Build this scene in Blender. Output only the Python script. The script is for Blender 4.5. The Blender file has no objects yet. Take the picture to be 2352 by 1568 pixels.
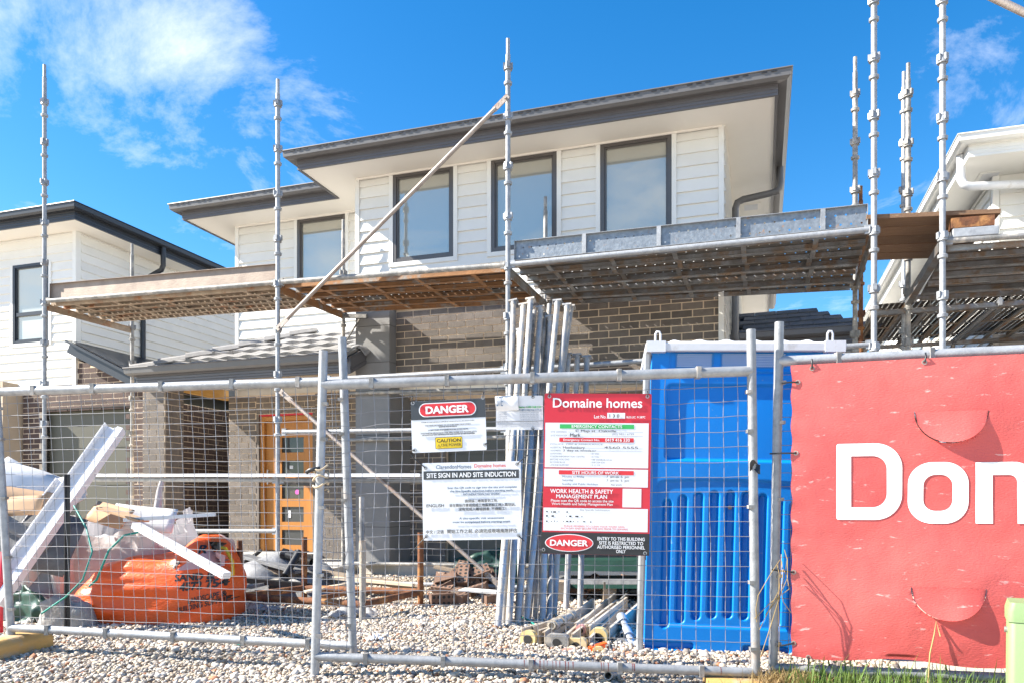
import bpy, bmesh, math, random
import numpy as np
from mathutils import Vector, Matrix, noise
from mathutils.bvhtree import BVHTree
RND = random.Random(11)
rad = math.radians
scene = bpy.context.scene
COL = scene.collection
EYE = 0.96
# ------------------------------------------------------------------ camera
cam = bpy.data.cameras.new('camera')
cam.lens = 26.94; cam.sensor_width = 36.0; cam.shift_y = 0.16
cam.clip_start = 0.05; cam.clip_end = 3000
camo = bpy.data.objects.new('camera', cam); COL.objects.link(camo)
camo.location = (0, 0, EYE); camo.rotation_euler = (rad(90), 0, 0)
scene.camera = camo
# ------------------------------------------------------------------ light
SUN_DIR = Vector((3.16, 0.10, -2.40)).normalized()       # the way the light travels
sun = bpy.data.lights.new('sun', 'SUN'); sun.energy = 5.0; sun.angle = rad(0.5); sun.color = (1.0, 0.94, 0.84)
suno = bpy.data.objects.new('sun', sun); COL.objects.link(suno)
suno.rotation_euler = SUN_DIR.to_track_quat('-Z', 'Y').to_euler(); suno.location = (-20, 0, 20)
world = bpy.data.worlds.new('World'); scene.world = world; world.use_nodes = True
wt = world.node_tree; wn = wt.nodes; wl = wt.links
bg = wn['Background']; bg.inputs['Strength'].default_value = 0.135
sky = wn.new('ShaderNodeTexSky'); sky.sky_type = 'NISHITA'; sky.sun_disc = False
sky.sun_elevation = math.asin(-SUN_DIR.z); sky.sun_rotation = math.atan2(-SUN_DIR.x, -SUN_DIR.y)
sky.air_density = 1.0; sky.dust_density = 0.35; sky.ozone_density = 2.2; sky.altitude = 50
tc = wn.new('ShaderNodeTexCoord')
sep = wn.new('ShaderNodeSeparateXYZ'); wl.new(tc.outputs['Generated'], sep.inputs[0])
def wmath(op, a, b=None, clamp=False):
    n = wn.new('ShaderNodeMath'); n.operation = op; n.use_clamp = clamp
    for i, x in enumerate((a, b)):
        if x is None: continue
        if isinstance(x, (int, float)): n.inputs[i].default_value = x
        else: wl.new(x, n.inputs[i])
    return n.outputs[0]
zz = wmath('MAXIMUM', sep.outputs[2], 0.0)
den = wmath('ADD', zz, 0.16)
cx = wmath('DIVIDE', sep.outputs[0], den); cy = wmath('DIVIDE', sep.outputs[1], den)
comb = wn.new('ShaderNodeCombineXYZ'); wl.new(cx, comb.inputs[0]); wl.new(cy, comb.inputs[1]); comb.inputs[2].default_value = 8.8
rot = wn.new('ShaderNodeVectorRotate'); rot.rotation_type = 'Z_AXIS'; rot.inputs['Angle'].default_value = rad(77); wl.new(comb.outputs[0], rot.inputs['Vector'])
n1 = wn.new('ShaderNodeTexNoise'); n1.inputs['Scale'].default_value = 1.55; n1.inputs['Detail'].default_value = 9; n1.inputs['Roughness'].default_value = 0.66; n1.inputs['Distortion'].default_value = 0.5
wl.new(rot.outputs[0], n1.inputs['Vector'])
n2 = wn.new('ShaderNodeTexNoise'); n2.inputs['Scale'].default_value = 0.42; n2.inputs['Detail'].default_value = 3
wl.new(rot.outputs[0], n2.inputs['Vector'])
lowc = wmath('MULTIPLY', wmath('SUBTRACT', 0.55, zz), 0.17)          # more cloud towards the horizon
dens = wmath('ADD', wmath('ADD', wmath('MULTIPLY', n1.outputs['Fac'], 0.50), wmath('MULTIPLY', n2.outputs['Fac'], 0.62)), lowc)
ramp = wn.new('ShaderNodeValToRGB'); wl.new(dens, ramp.inputs[0])
ramp.color_ramp.elements[0].position = 0.592; ramp.color_ramp.elements[0].color = (0, 0, 0, 1)
ramp.color_ramp.elements[1].position = 0.775; ramp.color_ramp.elements[1].color = (0.92, 0.92, 0.92, 1)
hsv = wn.new('ShaderNodeHueSaturation'); hsv.inputs['Saturation'].default_value = 1.42; hsv.inputs['Value'].default_value = 0.64
wl.new(sky.outputs[0], hsv.inputs['Color'])
mixc = wn.new('ShaderNodeMixRGB'); wl.new(ramp.outputs[0], mixc.inputs[0]); wl.new(hsv.outputs[0], mixc.inputs[1])
mixc.inputs[2].default_value = (4.3, 4.3, 4.35, 1)
wl.new(mixc.outputs[0], bg.inputs['Color'])
scene.view_settings.view_transform = 'Standard'; scene.view_settings.look = 'None'
scene.view_settings.gamma = 1.0; scene.view_settings.use_curve_mapping = False
scene.view_settings.exposure = 1.6
scene.render.engine = 'CYCLES'
scene.cycles.max_bounces = 8; scene.cycles.transparent_max_bounces = 24

# ------------------------------------------------------------------ frames
F = 1760.0
OX, OY, TH = -0.796, 9.6, rad(18)          # the house: origin of its front wall and its turn
CT, ST = math.cos(TH), math.sin(TH)
def P(px, py, Y): return Vector(((px-1176)/F*Y, Y, EYE+(1160-py)/F*Y))
def HV(px, py, v):
    a = (px-1176)/F; Y = (v+OX*ST+OY*CT)/(a*ST+CT); X = a*Y
    return Vector(((X-OX)*CT-(Y-OY)*ST, v, EYE+(1160-py)/F*Y))
def HU(px, py, u):
    a = (px-1176)/F; Y = (u+OX*CT-OY*ST)/(a*CT-ST); X = a*Y
    return Vector((u, (X-OX)*ST+(Y-OY)*CT, EYE+(1160-py)/F*Y))
def H2W(u, v, z): return Vector((OX+u*CT+v*ST, OY-u*ST+v*CT, z))
def gz(x, y):
    yy = max(-5, min(15, y))
    z = 0.016*(yy-4.2)
    z += 0.03*(noise.noise((x*0.9, y*0.9, 1.3))) * max(0, min(1, (10.5-y)/2))
    z += 0.03*math.exp(-((x-0.75)**2+(y-5.35)**2)/0.25)       # heap beside the toilet
    z += 0.05*math.exp(-((x+0.2)**2+(y-6.2)**2)/0.8)
    return z

# ------------------------------------------------------------------ mesh builder
class MB:
    def __init__(s): s.v = []; s.f = []; s.sm = []
    def add(s, vs, fs, smooth=False):
        o = len(s.v); s.v += [tuple(p) for p in vs]
        for f in fs: s.f.append(tuple(i+o for i in f)); s.sm.append(smooth)
        return s
    def box(s, x0, x1, y0, y1, z0, z1, M=None):
        vs = [Vector((x, y, z)) for z in (z0, z1) for y in (y0, y1) for x in (x0, x1)]
        if M is not None: vs = [M @ p for p in vs]
        return s.add(vs, [(0,2,3,1),(4,5,7,6),(0,1,5,4),(2,6,7,3),(0,4,6,2),(1,3,7,5)])
    def bar(s, a, b, w, h, up=(0,0,1), off=0.0):
        a, b = Vector(a), Vector(b); d = b-a; L = d.length; x = d/L
        up = Vector(up); z = (up-x*up.dot(x))
        if z.length < 1e-5: z = Vector((0,1,0))-x*x.y
        z.normalize(); y = z.cross(x)
        M = Matrix(((x.x,y.x,z.x,a.x),(x.y,y.y,z.y,a.y),(x.z,y.z,z.z,a.z),(0,0,0,1)))
        return s.box(0, L, -w/2, w/2, -h/2+off, h/2+off, M)
    def tube(s, a, b, r, n=12, r2=None, cap=True, hollow=0):
        a, b = Vector(a), Vector(b); d = (b-a).normalized()
        t = Vector((0,0,1)) if abs(d.z) < 0.9 else Vector((1,0,0))
        e1 = d.cross(t).normalized(); e2 = d.cross(e1); r2 = r if r2 is None else r2
        c = [(math.cos(2*math.pi*i/n), math.sin(2*math.pi*i/n)) for i in range(n)]
        ra = [a+e1*x*r+e2*y*r for x, y in c]; rb = [b+e1*x*r2+e2*y*r2 for x, y in c]
        s.add(ra+rb, [(i, i+n, (i+1)%n+n, (i+1)%n) for i in range(n)], True)
        if hollow:
            ia = [a+(p-a)*hollow for p in ra]; ib = [b+(p-b)*hollow for p in rb]
            s.add(ia+ib, [(i, (i+1)%n, (i+1)%n+n, i+n) for i in range(n)], True)
            s.add(ra+ia, [(i, (i+1)%n, (i+1)%n+n, i+n) for i in range(n)])
            s.add(rb+ib, [(i, i+n, (i+1)%n+n, (i+1)%n) for i in range(n)])
        elif cap:
            s.add(ra, [tuple(range(n))]); s.add(rb, [tuple(range(n-1,-1,-1))])
        return s
    def pipe(s, pts, r, n=8, cap=True):
        pts = [Vector(p) for p in pts]; rings = []
        e1 = None
        for i, p in enumerate(pts):
            d = ((pts[min(i+1,len(pts)-1)]-p).normalized()+(p-pts[max(i-1,0)]).normalized())
            d = d.normalized() if d.length > 1e-6 else Vector((0,0,1))
            if e1 is None:
                t = Vector((0,0,1)) if abs(d.z) < 0.9 else Vector((1,0,0)); e1 = d.cross(t).normalized()
            else: e1 = (e1-d*e1.dot(d)).normalized()
            e2 = d.cross(e1); rr = r[i] if isinstance(r, (list, tuple)) else r
            rings.append([p+e1*math.cos(2*math.pi*k/n)*rr+e2*math.sin(2*math.pi*k/n)*rr for k in range(n)])
        vs = [q for ring in rings for q in ring]
        fs = [(i*n+k, (i+1)*n+k, (i+1)*n+(k+1)%n, i*n+(k+1)%n) for i in range(len(pts)-1) for k in range(n)]
        s.add(vs, fs, True)
        if cap: s.add(rings[0], [tuple(range(n))]); s.add(rings[-1], [tuple(range(n-1,-1,-1))])
        return s
    def prism(s, poly, a, b):
        """poly: list of (y,z) cross points, extruded along x from a to b"""
        n = len(poly)
        s.add([(a,y,z) for y,z in poly]+[(b,y,z) for y,z in poly], [(i,(i+1)%n,(i+1)%n+n,i+n) for i in range(n)])
        s.add([(a,y,z) for y,z in poly], [tuple(range(n-1,-1,-1))]); s.add([(b,y,z) for y,z in poly], [tuple(range(n))])
        return s
    def sweep(s, path, prof, closed_prof=True):
        """path: 2-D polyline, outside on its right; prof: (outward, z)"""
        pts = [Vector((x, y)) for x, y in path]; rings = []
        for i, p in enumerate(pts):
            ns = []
            if i > 0: d = (p-pts[i-1]).normalized(); ns.append(Vector((d.y, -d.x)))
            if i < len(pts)-1: d = (pts[i+1]-p).normalized(); ns.append(Vector((d.y, -d.x)))
            if len(ns) == 2:
                m = (ns[0]+ns[1]); m = m/(m.length_squared)*2
            else: m = ns[0]
            rings.append([(p.x+m.x*o, p.y+m.y*o, z) for o, z in prof])
        n = len(prof); k = n if closed_prof else n-1
        vs = [q for r_ in rings for q in r_]
        fs = [(i*n+j, i*n+(j+1)%n, (i+1)*n+(j+1)%n, (i+1)*n+j) for i in range(len(pts)-1) for j in range(k)]
        s.add(vs, fs)
        if closed_prof: s.add(rings[0], [tuple(range(n-1,-1,-1))]); s.add(rings[-1], [tuple(range(n))])
        return s
    def grid(s, nx, ny, fn, smooth=True, skip=None):
        vs = [fn(i/nx, j/ny) for j in range(ny+1) for i in range(nx+1)]
        fs = [(j*(nx+1)+i, j*(nx+1)+i+1, (j+1)*(nx+1)+i+1, (j+1)*(nx+1)+i) for j in range(ny) for i in range(nx) if not (skip and skip(i, j))]
        return s.add(vs, fs, smooth)
    def mesh(s, name):
        me = bpy.data.meshes.new(name); me.from_pydata(s.v, [], s.f)
        me.polygons.foreach_set('use_smooth', s.sm); me.update(); return me
    def build(s, name, mat, parent=None, bevel=0):
        return link(name, s.mesh(name), mat, parent, bevel)
def link(name, me, mat, parent=None, bevel=0):
    o = bpy.data.objects.new(name, me); COL.objects.link(o)
    if mat is not None and not me.materials: me.materials.append(mat)
    if parent is not None: o.parent = parent
    if bevel:
        b = o.modifiers.new('bevel', 'BEVEL'); b.width = bevel; b.segments = 2; b.limit_method = 'ANGLE'
    return o
def tag(o, label=None, cat=None, group=None, kind=None):
    if label: o['label'] = label
    if cat: o['category'] = cat
    if group: o['group'] = group
    if kind: o['kind'] = kind
    return o
def thing(name, label, cat, loc=(0,0,0), rotz=0.0, group=None):
    o = bpy.data.objects.new(name, None); COL.objects.link(o)
    o.location = loc; o.rotation_euler = (0, 0, rotz); o.empty_display_size = 0.1
    return tag(o, label, cat, group)
def copy_tree(o, parent=None):
    c = o.copy(); COL.objects.link(c); c.parent = parent
    if parent is not None: c.matrix_parent_inverse = o.matrix_parent_inverse.copy()
    for ch in list(o.children): copy_tree(ch, c)
    return c

# ------------------------------------------------------------------ materials
def mat(name, c1, c2=None, scale=6.0, rough=0.6, metal=0.0, bump=0.0, bscale=None, rnd=0.0, c3=None, s3=3.0, lo3=0.55, hi3=0.65,
        stretch=(1,1,1), spec=0.5, contrast=(0.3,0.7), detail=5, rough2=None, holes=None, coat=0.0, trans=0.0, sheen=0):
    m = bpy.data.materials.new(name); m.use_nodes = True; t = m.node_tree; N = t.nodes; L = t.links
    b = N['Principled BSDF']; b.inputs['Roughness'].default_value = rough; b.inputs['Metallic'].default_value = metal
    b.inputs['Specular IOR Level'].default_value = spec; b.inputs['Coat Weight'].default_value = coat
    co = N.new('ShaderNodeTexCoord'); mp = N.new('ShaderNodeMapping'); mp.inputs['Scale'].default_value = stretch
    L.new(co.outputs['Object'], mp.inputs[0])
    inf = N.new('ShaderNodeObjectInfo')
    addv = N.new('ShaderNodeVectorMath'); addv.operation = 'ADD'; L.new(mp.outputs[0], addv.inputs[0])
    cmb = N.new('ShaderNodeMath'); cmb.operation = 'MULTIPLY'; cmb.inputs[1].default_value = 37.0; L.new(inf.outputs['Random'], cmb.inputs[0])
    L.new(cmb.outputs[0], addv.inputs[1]); V = addv.outputs[0]
    col = None
    if c2 is None: c2 = c1
    nz = N.new('ShaderNodeTexNoise'); nz.inputs['Scale'].default_value = scale; nz.inputs['Detail'].default_value = detail; nz.inputs['Roughness'].default_value = 0.6
    L.new(V, nz.inputs['Vector'])
    mr = N.new('ShaderNodeMapRange'); mr.inputs[1].default_value = contrast[0]; mr.inputs[2].default_value = contrast[1]; L.new(nz.outputs['Fac'], mr.inputs[0])
    mx = N.new('ShaderNodeMixRGB'); mx.inputs[1].default_value = (*c1, 1); mx.inputs[2].default_value = (*c2, 1); L.new(mr.outputs[0], mx.inputs[0]); col = mx.outputs[0]
    if c3 is not None:
        n3 = N.new('ShaderNodeTexNoise'); n3.inputs['Scale'].default_value = s3; n3.inputs['Detail'].default_value = 6; n3.inputs['Roughness'].default_value = 0.65; L.new(V, n3.inputs['Vector'])
        m3 = N.new('ShaderNodeMapRange'); m3.inputs[1].default_value = lo3; m3.inputs[2].default_value = hi3; L.new(n3.outputs['Fac'], m3.inputs[0])
        x3 = N.new('ShaderNodeMixRGB'); x3.inputs[2].default_value = (*c3, 1); L.new(m3.outputs[0], x3.inputs[0]); L.new(col, x3.inputs[1]); col = x3.outputs[0]
        if metal > 0:
            mm = N.new('ShaderNodeMath'); mm.operation = 'MULTIPLY_ADD'; mm.inputs[1].default_value = -metal; mm.inputs[2].default_value = metal
            L.new(m3.outputs[0], mm.inputs[0]); L.new(mm.outputs[0], b.inputs['Metallic'])
    if rnd:
        hs = N.new('ShaderNodeHueSaturation'); ma = N.new('ShaderNodeMath'); ma.operation = 'MULTIPLY_ADD'
        ma.inputs[1].default_value = 2*rnd; ma.inputs[2].default_value = 1-rnd; L.new(inf.outputs['Random'], ma.inputs[0])
        L.new(ma.outputs[0], hs.inputs['Value']); L.new(col, hs.inputs['Color']); col = hs.outputs[0]
    L.new(col, b.inputs['Base Color'])
    if rough2 is not None:
        rr = N.new('ShaderNodeMapRange'); rr.inputs[3].default_value = rough; rr.inputs[4].default_value = rough2; L.new(nz.outputs['Fac'], rr.inputs[0]); L.new(rr.outputs[0], b.inputs['Roughness'])
    if bump:
        nb = N.new('ShaderNodeTexNoise'); nb.inputs['Scale'].default_value = bscale or scale*4; nb.inputs['Detail'].default_value = 4; L.new(V, nb.inputs['Vector'])
        bp = N.new('ShaderNodeBump'); bp.inputs['Strength'].default_value = bump; bp.inputs['Distance'].default_value = 0.01
        L.new(nb.outputs['Fac'], bp.inputs['Height']); L.new(bp.outputs[0], b.inputs['Normal'])
    if holes:                                            # a real perforated sheet: round holes on a staggered grid (axes a,b; pitch; radius)
        ax, ay, pitch, rr_ = holes
        sp = N.new('ShaderNodeSeparateXYZ'); L.new(co.outputs['Object'], sp.inputs[0])
        def M(op, a, b2=None):
            n = N.new('ShaderNodeMath'); n.operation = op
            for i, x in enumerate((a, b2)):
                if x is None: continue
                if isinstance(x, (int, float)): n.inputs[i].default_value = x
                else: L.new(x, n.inputs[i])
            return n.outputs[0]
        A = M('DIVIDE', sp.outputs[ax], pitch); B = M('DIVIDE', sp.outputs[ay], pitch)
        row = M('MODULO', M('ABSOLUTE', M('FLOOR', B)), 2.0)
        A2 = M('ADD', A, M('MULTIPLY', row, 0.5))
        fa = M('SUBTRACT', M('FRACT', A2), 0.5); fb = M('SUBTRACT', M('FRACT', B), 0.5)
        d = M('SQRT', M('ADD', M('MULTIPLY', fa, fa), M('MULTIPLY', fb, fb)))
        msk = M('LESS_THAN', d, rr_/pitch)
        tr = N.new('ShaderNodeBsdfTransparent'); ms = N.new('ShaderNodeMixShader')
        L.new(msk, ms.inputs[0]); L.new(b.outputs[0], ms.inputs[1]); L.new(tr.outputs[0], ms.inputs[2])
        L.new(ms.outputs[0], N['Material Output'].inputs['Surface'])
    if trans:
        tl = N.new('ShaderNodeBsdfTranslucent'); L.new(col, tl.inputs[0]); ms = N.new('ShaderNodeMixShader'); ms.inputs[0].default_value = trans
        L.new(b.outputs[0], ms.inputs[1]); L.new(tl.outputs[0], ms.inputs[2]); L.new(ms.outputs[0], N['Material Output'].inputs['Surface'])
    return m
K = {}
K['galv'] = mat('galvanised', (.40,.41,.42), (.25,.26,.275), 18, .45, .35, .15, 90, .12, (.30,.24,.19), 5, .62, .78, rough2=.6)
K['galv_old'] = mat('old_galvanised', (.30,.295,.285), (.17,.165,.155), 14, .55, .3, .2, 70, .18, (.42,.38,.33), 9, .5, .62, rough2=.7)
K['tube'] = mat('muddy_tube', (.36,.36,.355), (.20,.205,.22), 9, .55, .25, .3, 50, .25, (.38,.33,.27), 6, .48, .6, rough2=.75)
K['wire'] = mat('wire_steel', (.30,.30,.31), (.20,.20,.215), 8, .5, .35)
K['perforated'] = mat('perforated_deck', (.14,.125,.11), (.075,.065,.058), 7, .7, .3, .3, 60, .2, (.18,.10,.05), 4, .56, .68, stretch=(.5,3,3), holes=(0,1,.055,.0085))
K['post_grey'] = mat('grey_post', (.38,.39,.40), (.28,.29,.30), 9, .5, .1)
K['rust'] = mat('rust', (.22,.085,.035), (.10,.045,.025), 16, .9, .1, .5, 80, .1, (.36,.17,.06), 7, .5, .65)
K['dirty_deck'] = mat('dirty_deck', (.15,.115,.085), (.085,.065,.05), 7, .7, .35, .3, 60, .2, (.26,.10,.035), 4, .55, .66, stretch=(.5,3,3), holes=(0,1,.095,.0075))
K['deck_rib'] = mat('deck_rib', (.42,.33,.24), (.26,.20,.15), 9, .7, .35, .3, 60, .2, (.27,.11,.04), 4, .55, .66)
K['galv_deck'] = mat('galvanised_deck', (.15,.145,.135), (.085,.078,.07), 6, .6, .3, .3, 60, .25, (.12,.085,.055), 5, .5, .62, stretch=(.5,3,3), holes=(0,1,.095,.0075))
K['galv_rib'] = mat('galvanised_rib', (.30,.315,.33), (.16,.15,.14), 6, .5, .4, .3, 60, .35, (.19,.13,.085), 5, .48, .6)
K['toe_brown'] = mat('toe_brown', (.33,.27,.22), (.22,.17,.14), 5, .6, .4, .2, 60, .05)
K['toe_galv'] = mat('toe_galvanised', (.27,.30,.33), (.17,.19,.215), 26, .45, .45, .3, 40, 0, (.30,.17,.10), 14, .62, .72, holes=(0,2,.085,.009))
K['brace'] = mat('brace_steel', (.42,.37,.33), (.30,.24,.20), 9, .55, .45, .3, 60, .1, (.26,.13,.07), 6, .6, .72)
K['white_board'] = mat('white_weatherboard', (.76,.745,.70), (.71,.695,.65), 3, .5, 0, .05, 60, .03)
K['white_trim'] = mat('white_trim', (.77,.76,.72), (.72,.71,.67), 3, .5, 0, .04, 60)
K['soffit'] = mat('soffit_paint', (.82,.78,.71), (.79,.75,.68), 1.2, .6)
K['fascia'] = mat('grey_fascia', (.115,.112,.118), (.098,.095,.102), 3, .4, .0, .03, 40)
K['gutter'] = mat('grey_gutter', (.135,.13,.13), (.11,.107,.107), 3, .38)
K['black_metal'] = mat('black_metal', (.022,.026,.034), (.030,.034,.042), 3, .35)
K['win_frame'] = mat('window_frame', (.115,.105,.10), (.10,.093,.09), 5, .35, .3)
K['mortar'] = mat('mortar', (.76,.62,.47), (.66,.52,.38), 20, .95, 0, .4, 160)
K['brick'] = mat('grey_brick', (.175,.150,.130), (.125,.106,.092), 9, .85, 0, .5, 120, .22, (.09,.085,.08), 60, .66, .72)
K['brick_brown'] = mat('brown_brick', (.095,.062,.052), (.07,.045,.038), 9, .85, 0, .5, 120, .22)
K['brick_red'] = mat('red_brick', (.22,.105,.06), (.16,.075,.045), 9, .85, 0, .5, 120, .25)
K['brick_loose'] = mat('loose_brick', (.21,.125,.085), (.15,.085,.06), 12, .9, 0, .5, 120, .25, (.45,.36,.28), 8, .58, .7)
K['tile_clad'] = mat('stone_tile', (.235,.23,.225), (.19,.187,.184), 3, .6, 0, .15, 40, .06)
K['roof_tile'] = mat('roof_tile', (.31,.30,.295), (.235,.23,.225), 14, .85, 0, .3, 120, .10)
K['roof_dark'] = mat('dark_roof_tile', (.10,.10,.105), (.075,.075,.08), 12, .8, 0, .3, 120, .12)
K['door'] = mat('timber_door', (.50,.215,.045), (.42,.165,.032), 5, .45, 0, .1, 40, .04, stretch=(14,14,1))
K['pine'] = mat('yellow_beam', (.62,.36,.10), (.54,.30,.075), 4, .6, 0, .1, 40, stretch=(2,2,12))
K['primed'] = mat('primed_board', (.62,.50,.36), (.56,.45,.33), 2, .6)
K['garage'] = mat('garage_door', (.115,.115,.095), (.10,.10,.083), 1, .5)
K['garage2'] = mat('olive_garage_door', (.09,.086,.064), (.08,.077,.058), 1, .5)
K['dark'] = mat('dark_interior', (.02,.02,.02), rough=.9)
K['concrete'] = mat('concrete', (.36,.345,.325), (.25,.24,.225), 10, .95, 0, .7, 60)
K['slab'] = mat('slab', (.55,.53,.49), (.45,.43,.40), 6, .9, 0, .3, 60)
K['render'] = mat('render', (.52,.42,.31), (.46,.37,.27), 4, .9, 0, .2, 80)
K['blue'] = mat('blue_plastic', (.001,.215,.68), (.001,.19,.63), 2.5, .42, 0, .03, 60, 0, (.14,.31,.56), 22, .645, .74, spec=.35)
K['blue_vent'] = mat('blue_vent', (.01,.17,.48), (.01,.15,.43), 3, .4)
K['ptw'] = mat('white_plastic', (.66,.67,.69), (.60,.61,.63), 5, .4, 0, .05, 30, 0, (.48,.46,.44), 7, .6, .72)
K['red'] = mat('sign_red', (.62,.025,.045), (.58,.022,.04), 3, .35)
K['banner'] = mat('banner_red', (.74,.17,.15), (.66,.085,.08), 1.1, .42, 0, .3, 220, 0, (.80,.45,.41), 30, .625, .69, stretch=(.30,1,1.2), trans=.25)
K['sign_white'] = mat('sign_white', (.74,.76,.79), (.70,.72,.76), 4, .3)
K['white_ink'] = mat('white_ink', (.85,.85,.85), rough=.4)
K['black_ink'] = mat('black_ink', (.02,.021,.024), rough=.45)
K['dark_ink'] = mat('charcoal_ink', (.055,.06,.068), (.045,.05,.056), 3, .35)
K['grey_ink'] = mat('grey_ink', (.22,.24,.28), rough=.5)
K['blue_ink'] = mat('blue_ink', (.03,.10,.20), rough=.5)
K['red_ink'] = mat('red_ink', (.66,.03,.04), rough=.4)
K['green_ink'] = mat('green_ink', (.04,.42,.10), rough=.4)
K['yellow_ink'] = mat('yellow_ink', (.80,.56,.02), rough=.4)
K['paper'] = mat('paper', (.72,.72,.73), (.64,.64,.66), 6, .6, 0, .2, 20)
K['orange'] = mat('orange_bag', (.88,.125,.012), (.78,.085,.010), 4, .42, 0, .5, 30, 0, stretch=(1,1,2.5))
K['bag_white'] = mat('white_bag', (.56,.53,.53), (.46,.43,.43), 3, .6, 0, .6, 22, trans=.2)
K['plaster'] = mat('plasterboard', (.70,.69,.68), (.62,.61,.60), 3, .7, 0, .1, 30, .08)
K['pvc'] = mat('white_channel', (.72,.72,.74), (.66,.66,.69), 3, .4, 0, .05, 30)
K['card'] = mat('cardboard', (.50,.33,.20), (.43,.27,.16), 3, .85, 0, .1, 40, .1)
K['tarp'] = mat('green_tarp', (.010,.055,.04), (.008,.04,.03), 4, .45, 0, .4, 14)
K['strap'] = mat('green_strap', (.01,.26,.20), (.008,.2,.16), 4, .5)
K['yellow'] = mat('yellow_strap', (.75,.48,.02), (.68,.40,.02), 4, .5)
K['timber'] = mat('weathered_timber', (.34,.27,.20), (.24,.185,.135), 5, .8, 0, .4, 60, .2, stretch=(1,10,10))
K['plank'] = mat('scaffold_plank', (.26,.15,.08), (.17,.095,.055), 5, .8, 0, .4, 60, .2, (.45,.33,.20), 5, .6, .72, stretch=(1,12,12))
K['black_plastic'] = mat('black_plastic', (.016,.017,.019), (.024,.025,.027), 8, .4)
K['grey_scrap'] = mat('grey_scrap', (.24,.245,.25), (.13,.13,.135), 6, .6, .2, .3, 40, .3)
K['beam'] = mat('muddy_beam', (.46,.41,.34), (.34,.28,.21), 6, .7, .15, .4, 50, .15, (.30,.20,.12), 5, .58, .7)
K['foot'] = mat('yellow_foot', (.52,.31,.09), (.42,.26,.10), 5, .7, 0, .3, 40, 0, (.40,.33,.24), 5, .5, .66)
K['pillar'] = mat('green_pillar', (.20,.30,.13), (.18,.27,.12), 3, .5, 0, .05, 60)
K['rope'] = mat('cream_rope', (.55,.44,.30), (.45,.36,.25), 30, .9)
K['plastic_film'] = mat('plastic_film', (.70,.70,.70), (.60,.60,.60), 8, .25, 0, .3, 20, trans=.4)
K['drygrass'] = mat('dry_grass', (.46,.33,.14), (.36,.25,.11), 5, .9, rnd=.3, trans=.2)
K['grass'] = mat('green_grass', (.10,.19,.03), (.16,.24,.05), 5, .6, trans=.3)
def glass(name, refl, tint, inner):
    m = bpy.data.materials.new(name); m.use_nodes = True; t = m.node_tree; N = t.nodes; L = t.links
    b = N['Principled BSDF']; b.inputs['Base Color'].default_value = (*inner, 1); b.inputs['Roughness'].default_value = .6
    g = N.new('ShaderNodeBsdfGlossy'); g.inputs['Color'].default_value = (*tint, 1); g.inputs['Roughness'].default_value = .015
    ms = N.new('ShaderNodeMixShader'); ms.inputs[0].default_value = refl
    nz = N.new('ShaderNodeTexNoise'); nz.inputs['Scale'].default_value = 1.6; bp = N.new('ShaderNodeBump'); bp.inputs['Strength'].default_value = .02
    L.new(nz.outputs['Fac'], bp.inputs['Height']); L.new(bp.outputs[0], g.inputs['Normal'])
    L.new(b.outputs[0], ms.inputs[1]); L.new(g.outputs[0], ms.inputs[2]); L.new(ms.outputs[0], N['Material Output'].inputs['Surface'])
    return m
K['glass'] = glass('window_glass', .30, (.92,.88,.76), (.30,.305,.275))
K['glass_dark'] = glass('dark_glass', .05, (.8,.85,.85), (.018,.02,.02))

# ================================================================== GROUND
def axis(near0, near1, step, far):
    a = [near0+i*step for i in range(int((near1-near0)/step)+1)]
    lo, hi, d = [], [], step
    x = near0
    while x > -far: d *= 1.5; x -= d; lo.append(x)
    x, d = near1, step
    while x < far: d *= 1.5; x += d; hi.append(x)
    return lo[::-1]+a+hi
xs = axis(-9, 9, .15, 900); ys = axis(1, 15, .15, 900)
g = MB(); nx = len(xs)
g.add([(x, y, gz(x, y)-0.012) for y in ys for x in xs], [(j*nx+i, j*nx+i+1, (j+1)*nx+i+1, (j+1)*nx+i) for j in range(len(ys)-1) for i in range(nx-1)], True)
K['ground'] = mat('gravelly_ground', (.56,.50,.42), (.45,.40,.33), 30, .95, 0, .8, 60, 0, (.36,.27,.19), 2.0, .58, .72)
tag(g.build('ground', K['ground']), kind='structure')

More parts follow.
